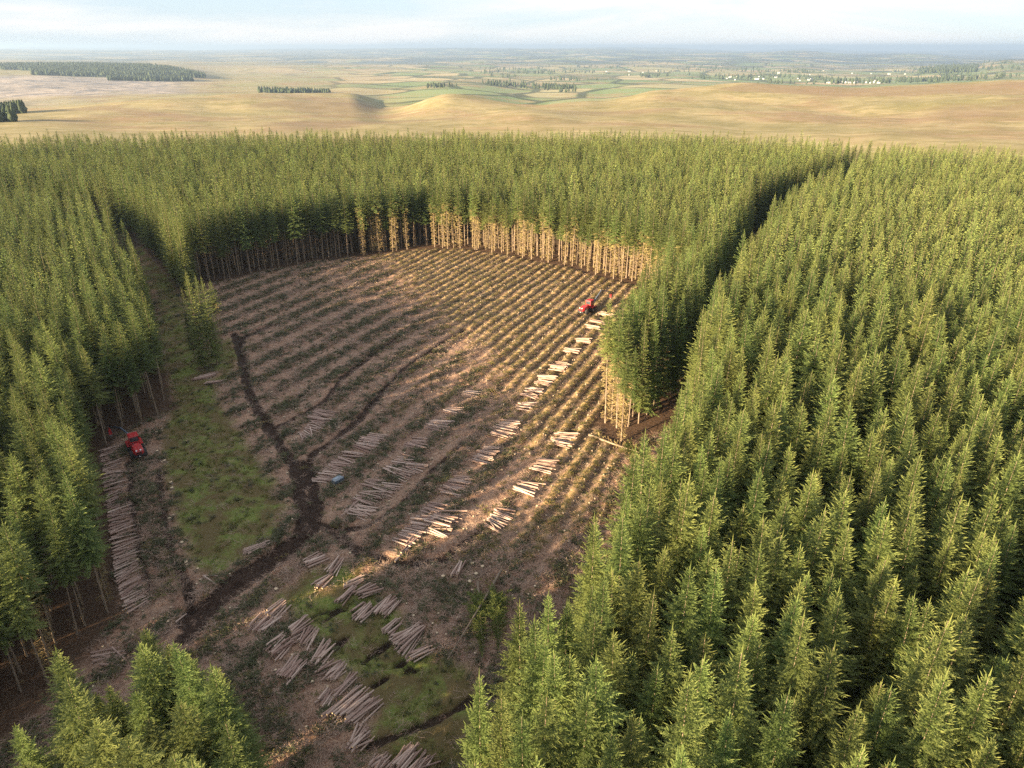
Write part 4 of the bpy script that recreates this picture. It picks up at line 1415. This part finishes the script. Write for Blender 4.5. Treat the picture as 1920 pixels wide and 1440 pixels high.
def harvester(loc, heading, label, boom_yaw, boom_len, raise_, head=True, lamps=True):
    """Red wheeled harvester; local +x is forward (crane end), the engine hood is at -x."""
    e = put("forest_harvester", None, None, loc, (0, 0, heading), (0.86, 0.86, 0.86))
    tag(e, label, "harvester", "red forest harvesters")

    def chassis(bm):
        box(bm, -3.3, -0.5, -0.75, 0.75, 0.65, 1.25)
        box(bm, -0.5, 0.2, -0.45, 0.45, 0.7, 1.2)
        box(bm, 0.2, 3.2, -0.8, 0.8, 0.65, 1.2)
    bm_obj("chassis", chassis, M_black, e, 0.05)

    def hood(bm):      # tapered engine cover, narrowing to the rear
        lo = [(-3.55, -0.62), (-3.0, -0.92), (-1.0, -0.92), (-0.55, -0.65), (-0.55, 0.65), (-1.0, 0.92), (-3.0, 0.92), (-3.55, 0.62)]
        hi = [(-3.35, -0.45), (-2.8, -0.66), (-1.15, -0.70), (-0.75, -0.5), (-0.75, 0.5), (-1.15, 0.70), (-2.8, 0.66), (-3.35, 0.45)]
        v0 = [bm.verts.new((x, y, 1.2)) for x, y in lo]
        v1 = [bm.verts.new((x, y, 1.75)) for x, y in lo]
        v2 = [bm.verts.new((x, y, 2.3 if x > -2 else 2.08)) for x, y in hi]
        for a_, b_ in ((v0, v1), (v1, v2)):
            for i in range(8):
                j = (i + 1) % 8
                bm.faces.new([a_[i], a_[j], b_[j], b_[i]])
        bm.faces.new(v0[::-1])
        bm.faces.new(v2)
    h = bm_obj("engine_hood", hood, M_red, e, 0.04)
    bm_obj("grille", lambda bm: [box(bm, -3.62, -3.58, -0.45 + q * .19, -0.32 + q * .19, 1.3, 1.75) for q in range(5)], M_black, h)
    bm_obj("bumper", lambda bm: box(bm, -3.75, -3.5, -0.95, 0.95, 0.75, 1.15), M_black, e, 0.06)
    for s_ in (-1, 1):
        bm_obj("headlight", lambda bm: box(bm, -3.56, -3.3, s_ * 0.36 - 0.14, s_ * 0.36 + 0.14, 1.98, 2.16, 0.05, 0.0, 0.02), M_white, e, 0.03)
    bm_obj("number_plate", lambda bm: box(bm, -3.775, -3.752, -0.14, 0.14, 0.9, 1.0), M_white, e)
    bm_obj("exhaust", lambda bm: cyl(bm, (-1.3, 0.45, 2.2), (-1.3, 0.45, 2.75), 0.07), M_steel, e)

    def cab(bm):
        z0, z1 = 1.2, 3.15
        box(bm, 0.25, 2.1, -0.85, 0.85, z0, 1.95)
        for (x, y) in ((0.3, -0.8), (0.3, 0.8), (1.95, -0.72), (1.95, 0.72), (1.15, -0.82), (1.15, 0.82)):
            box(bm, x - .06, x + .06, y - .06, y + .06, 1.94, z1)
        box(bm, 0.25, 0.4, -0.85, 0.85, 1.95, 2.2)
    cb = bm_obj("cab", cab, M_red, e, 0.03)
    bm_obj("roof", lambda bm: box(bm, 0.12, 2.2, -0.92, 0.92, 3.14, 3.36, 0.1, 0.12, 0.1), M_red, cb, 0.05)
    bm_obj("window", lambda bm: box(bm, 2.0, 2.03, -0.66, 0.66, 1.98, 3.12), M_glass, cb)
    bm_obj("window", lambda bm: box(bm, 0.27, 0.30, -0.72, 0.72, 2.22, 3.12), M_glass, cb)
    for s_ in (-1, 1):
        bm_obj("window", lambda bm: box(bm, 0.38, 1.07, s_ * .80 - .012, s_ * .80 + .012, 1.98, 3.12), M_glass, cb)
        bm_obj("window", lambda bm: box(bm, 1.23, 1.87, s_ * .78 - .012, s_ * .78 + .012, 1.98, 3.12), M_glass, cb)
    bm_obj("work_light", lambda bm: [box(bm, 2.12, 2.2, y - .08, y + .08, 3.2, 3.3) for y in (-.6, -.2, .2, .6)], M_white, cb)
    for x, r_ in ((-2.1, 0.80), (1.0, 0.66), (2.5, 0.66)):
        for s_ in (-1, 1):
            wheel(e, x, s_ * 1.12, r_)
    bm_obj("fender", lambda bm: [box(bm, 0.35, 3.2, s_ * 1.1 - .3, s_ * 1.1 + .3, 1.36, 1.42) for s_ in (-1, 1)], M_red, e, 0.02)
    bm_obj("step", lambda bm: [box(bm, -0.35, 0.15, s_ * 0.9 - .25, s_ * 0.9 + .25, 0.8, 0.86) for s_ in (-1, 1)], M_black, e)
    # crane
    bm_obj("crane_base", lambda bm: cyl(bm, (2.75, 0, 1.15), (2.75, 0, 2.0), 0.34, 0.28), M_black, e)
    cyw, syw = math.cos(boom_yaw), math.sin(boom_yaw)

    def P3(r_, z):
        return (2.75 + r_ * cyw, r_ * syw, z)
    e1 = P3(boom_len * .42, 2.0 + raise_)
    e2 = P3(boom_len * .95, 2.0 + raise_ * 0.55)
    bm_obj("boom", lambda bm: cyl(bm, P3(0, 1.95), e1, 0.19, 0.15, 6), M_steel, e, 0.0)
    bm_obj("jib", lambda bm: (cyl(bm, e1, e2, 0.15, 0.10, 6), cyl(bm, (e1[0], e1[1], e1[2] - .3), (e2[0], e2[1], e2[2] - .25), 0.05, .05, 6)), M_steel, e)
    bm_obj("hydraulic_ram", lambda bm: (cyl(bm, P3(.25, 1.5), P3(boom_len * .22, 2.0 + raise_ * .35), 0.09, .09, 8), cyl(bm, P3(boom_len * .2, 2.0 + raise_ * .3), P3(boom_len * .33, 1.95 + raise_ * .62), .05, .05, 8)), M_rim, e)
    if head:
        hx, hy = e2[0], e2[1]
        zt = e2[2]
        hd = bm_obj("harvester_head", lambda bm: (cyl(bm, (hx, hy, zt - .75), (hx, hy, zt), 0.07, .07, 8), box(bm, hx - .35, hx + .35, hy - .3, hy + .3, zt - 1.7, zt - .7, .08, .08, .06)), M_red, e, 0.02)
        bm_obj("feed_roller", lambda bm: [cyl(bm, (hx + .1, hy + s_ * .42 - .12, zt - 1.35), (hx + .1, hy + s_ * .42 + .12, zt - 1.35), .22, .22, 12) for s_ in (-1, 1)], M_black, hd)
        bm_obj("saw_box", lambda bm: box(bm, hx - .45, hx + .1, hy - .25, hy + .25, zt - 1.98, zt - 1.72), M_rim, hd)
    return e


hx, hy = G(258, 850)
d0, d1 = np.array(G(268, 868)), np.array(G(249, 826))
hd0 = math.atan2(d1[1] - d0[1], d1[0] - d0[0])
harvester((hx, hy, float(ground_z(hx, hy)[0]) + 0.05), hd0, "red harvester with black crane beside the left plantation and the long log row", R(28), 7.0, 1.3)
hx, hy = G(1101, 588)
harvester((hx, hy, float(ground_z(hx, hy)[0]) + 0.1), R(52), "red machine at work near the far right corner of the felled area", R(-12), 8.0, 3.2)

# fuel tank on the felled ground
hx, hy = G(634, 908)
e = put("fuel_tank", None, None, (hx, hy, float(ground_z(hx, hy)[0])), (0, 0, R(52)), (0.72, 0.72, 0.72))
tag(e, "blue grey fuel tank with pale sloping lid standing beside the wheel ruts", "tank")
bm_obj("body", lambda bm: (box(bm, -1.15, 1.15, -0.7, 0.7, 0.25, 1.05, 0.0, 0.0, 0.0)), M_tank, e, 0.08)
bm_obj("lid", lambda bm: hexa(bm, [(-1.1, -0.62, 1.06), (1.1, -0.62, 1.06), (1.1, 0.62, 1.06), (-1.1, 0.62, 1.06)], [(-0.85, -0.35, 1.42), (0.85, -0.35, 1.42), (0.95, 0.55, 1.30), (-0.95, 0.55, 1.30)]), M_tanktop, e, 0.03)
bm_obj("skid", lambda bm: [box(bm, -1.2, 1.2, y - .08, y + .08, 0.0, 0.26) for y in (-.5, .5)], M_black, e)
bm_obj("filler_cap", lambda bm: cyl(bm, (0.55, 0.1, 1.3), (0.55, 0.1, 1.5), 0.11), M_black, e)
bm_obj("pump_box", lambda bm: box(bm, 1.15, 1.5, -0.35, 0.35, 0.4, 0.95, 0, .05, .03), M_steel, e, 0.03)

# ------------------------------------------------------------------ far woods and the village
def far_xy(x, r_):
    v = ray(x, 140)
    a_ = math.atan2(v[0], v[1])
    return r_ * math.sin(a_), r_ * math.cos(a_), a_


def tz_at(r_, a_):
    return terrain_height(np.atleast_1d(np.asarray(r_, float)), np.atleast_1d(np.asarray(a_, float)))


M_farwood = needles_mat("far_conifers", (0.030, 0.045, 0.022), (0.050, 0.066, 0.030), (0.075, 0.090, 0.045), 0.1)


def cone_tree(seed):
    rg = np.random.default_rng(seed)
    V, Fq = [], []
    n = 7
    for (z, q) in ((0.5, 1.9), (5, 2.9), (10, 1.7), (15, .25)):
        for i in range(n):
            a_ = 2 * math.pi * i / n + z
            k_ = rg.uniform(.7, 1.25)
            V.append((q * k_ * math.cos(a_), q * k_ * math.sin(a_), z + rg.normal(0, .5)))
    for k_ in range(3):
        for i in range(n):
            j = (i + 1) % n
            Fq.append((k_ * n + i, k_ * n + j, (k_ + 1) * n + j, (k_ + 1) * n + i))
    V = np.array(V)
    return mesh_np("far_tree%d" % seed, V, np.array(Fq), [M_farwood], None, dict(tip=np.clip(V[:, 2] / 40, 0, 1)))


rgF = np.random.default_rng(55)
FP, FS = [], []


def far_wood(xa, xb, ra, rb, n, thr, sc, seed, cond=None):
    x = rgF.uniform(xa, xb, n)
    r_ = np.exp(rgF.uniform(math.log(ra), math.log(rb), n))
    for i in range(n):
        X_, Y_, a_ = far_xy(x[i], r_[i])
        if fbm(np.array([X_ / 450]), np.array([Y_ / 450]), seed)[0] < thr:
            continue
        if cond and not cond(x[i], r_[i]):
            continue
        FP.append((X_, Y_, r_[i], a_))
        FS.append(sc * rgF.uniform(.75, 1.25))


far_wood(-420, 385, 4050, 5700, 15000, 0.26, 1.45, 71, lambda x, r_: r_ > 4150 + max(0, (x - 60)) * 1.2 * 0 + (600 if x < 60 else 0) and r_ < 5700 - max(0, x - 250) * 9)
far_wood(200, 360, 3750, 3950, 700, 0.2, 1.4, 72)
far_wood(-120, 28, 1180, 1330, 420, 0.0, 0.95, 73)
far_wood(-160, 8, 860, 900, 60, 0.0, 0.9, 74)
far_wood(480, 620, 2600, 2750, 260, 0.45, 1.0, 75)
far_wood(800, 1080, 3000, 4200, 900, 0.56, 1.2, 76)
far_wood(900, 2000, 3600, 9500, 4200, 0.60, 1.5, 77)
far_wood(1720, 1830, 6200, 8200, 900, 0.3, 1.8, 78)
FP = np.array(FP)
fz = tz_at(FP[:, 2], FP[:, 3])
FS = np.array(FS)
scatter("distant_woods", [cone_tree(i) for i in range(4)], np.stack([FP[:, 0], FP[:, 1], fz - 1], 1), np.stack([0 * fz, 0 * fz, rgF.uniform(0, 6, len(fz))], 1), np.stack([FS * 1.25, FS * 1.25, FS], 1),
        np.arange(len(fz)) % 4, "dark distant plantations and field woods in the hazy valley")

M_wall = paint("white_render", (0.66, 0.65, 0.61), 0.8, 0.0, 0.3)
M_slate = paint("slate_roof", (0.16, 0.15, 0.16), 0.7, 0.0, 0.3)
M_pane = M_glass


def gable(w, d, h, rh):
    bm = bmesh.new()
    box(bm, -w / 2, w / 2, -d / 2, d / 2, -2, h)
    v = [bm.verts.new(p) for p in [(-w / 2, -d / 2, h), (-w / 2, d / 2, h), (-w / 2, 0, h + rh), (w / 2, -d / 2, h), (w / 2, d / 2, h), (w / 2, 0, h + rh)]]
    bm.faces.new([v[0], v[2], v[1]])
    bm.faces.new([v[3], v[4], v[5]])
    me1 = bpy.data.meshes.new("house_wall")
    bm.to_mesh(me1)
    bm.free()
    me1.materials.append(M_wall)
    bm = bmesh.new()
    for s_ in (-1, 1):
        hexa(bm, [(-w / 2 - .4, s_ * (d / 2 + .5), h - .35), (w / 2 + .4, s_ * (d / 2 + .5), h - .35), (w / 2 + .4, 0, h + rh), (-w / 2 - .4, 0, h + rh)],
             [(-w / 2 - .4, s_ * (d / 2 + .5), h - .05), (w / 2 + .4, s_ * (d / 2 + .5), h - .05), (w / 2 + .4, 0, h + rh + .3), (-w / 2 - .4, 0, h + rh + .3)])
    box(bm, -w / 2 + .3, -w / 2 + 1.3, -.5, .5, h + rh - .5, h + rh + 1.6)
    bmesh.ops.recalc_face_normals(bm, faces=bm.faces[:])
    me2 = bpy.data.meshes.new("house_roof")
    bm.to_mesh(me2)
    bm.free()
    me2.materials.append(M_slate)
    return me1, me2


HOUSES = [gable(15, 9, 6, 3.2), gable(24, 10, 6.5, 3), gable(11, 8, 5, 3.2)]
hs = [(1548 + rgF.uniform(0, 118), rgF.uniform(4300, 4700), "white house of the village just behind the moor's brow", "village houses behind the moor's brow") for _ in range(30)]
hs += [(1345 + rgF.uniform(0, 185), rgF.uniform(4750, 5400), "small white house of the village's left outskirts beyond the moor", "houses of the village's left outskirts") for _ in range(18)]
hs += [(1400 + rgF.uniform(0, 300), rgF.uniform(5900, 7600), "white farmhouse among the fields on the slope behind the village", "farmhouses on the slope behind the village") for _ in range(9)]
hs += [(1130 + rgF.uniform(0, 120), rgF.uniform(5600, 7200), "white farmhouse in the valley fields left of the village", "farmhouses in the valley left of the village") for _ in range(5)]
hs.sort(key=lambda h: (h[3], h[0]))
for q, (x, r_, lab, grp) in enumerate(hs):
    lab += ", %s from left" % nth(sum(1 for h in hs[:q] if h[3] == grp) + 1)
    X_, Y_, a_ = far_xy(x, r_)
    w_, f_ = HOUSES[(0, 1, 2, 0, 2)[q % 5]]
    s_ = 0.62 + 0.2 * rgF.random()
    e = put("village_house", None, None, (X_, Y_, float(tz_at(r_, a_)[0]) + 0.5), (0, 0, rgF.uniform(-.6, .6)), (s_, s_, s_))
    tag(e, lab, "house", grp)
    put("wall", w_, e)
    put("roof", f_, e)

# ------------------------------------------------------------------ haze
bm = bmesh.new()
box(bm, -44500, 44500, -44500, 44500, -420, 130)
bmesh.ops.recalc_face_normals(bm, faces=bm.faces[:])
me = bpy.data.meshes.new("haze")
bm.to_mesh(me)
bm.free()
m = bpy.data.materials.new("haze_air")
m.use_nodes = True
nt = m.node_tree
nt.nodes.clear()
out = nt.nodes.new("ShaderNodeOutputMaterial")
pv = nt.nodes.new("ShaderNodeVolumePrincipled")
pv.inputs['Color'].default_value = (0.58, 0.76, 1.0, 1)
pv.inputs['Density'].default_value = 7.0e-5
pv.inputs['Anisotropy'].default_value = 0.45
nt.links.new(pv.outputs[0], out.inputs['Volume'])
me.materials.append(m)
tag(put("haze", me), "pale blue haze over the distant valley", None, None, "stuff")
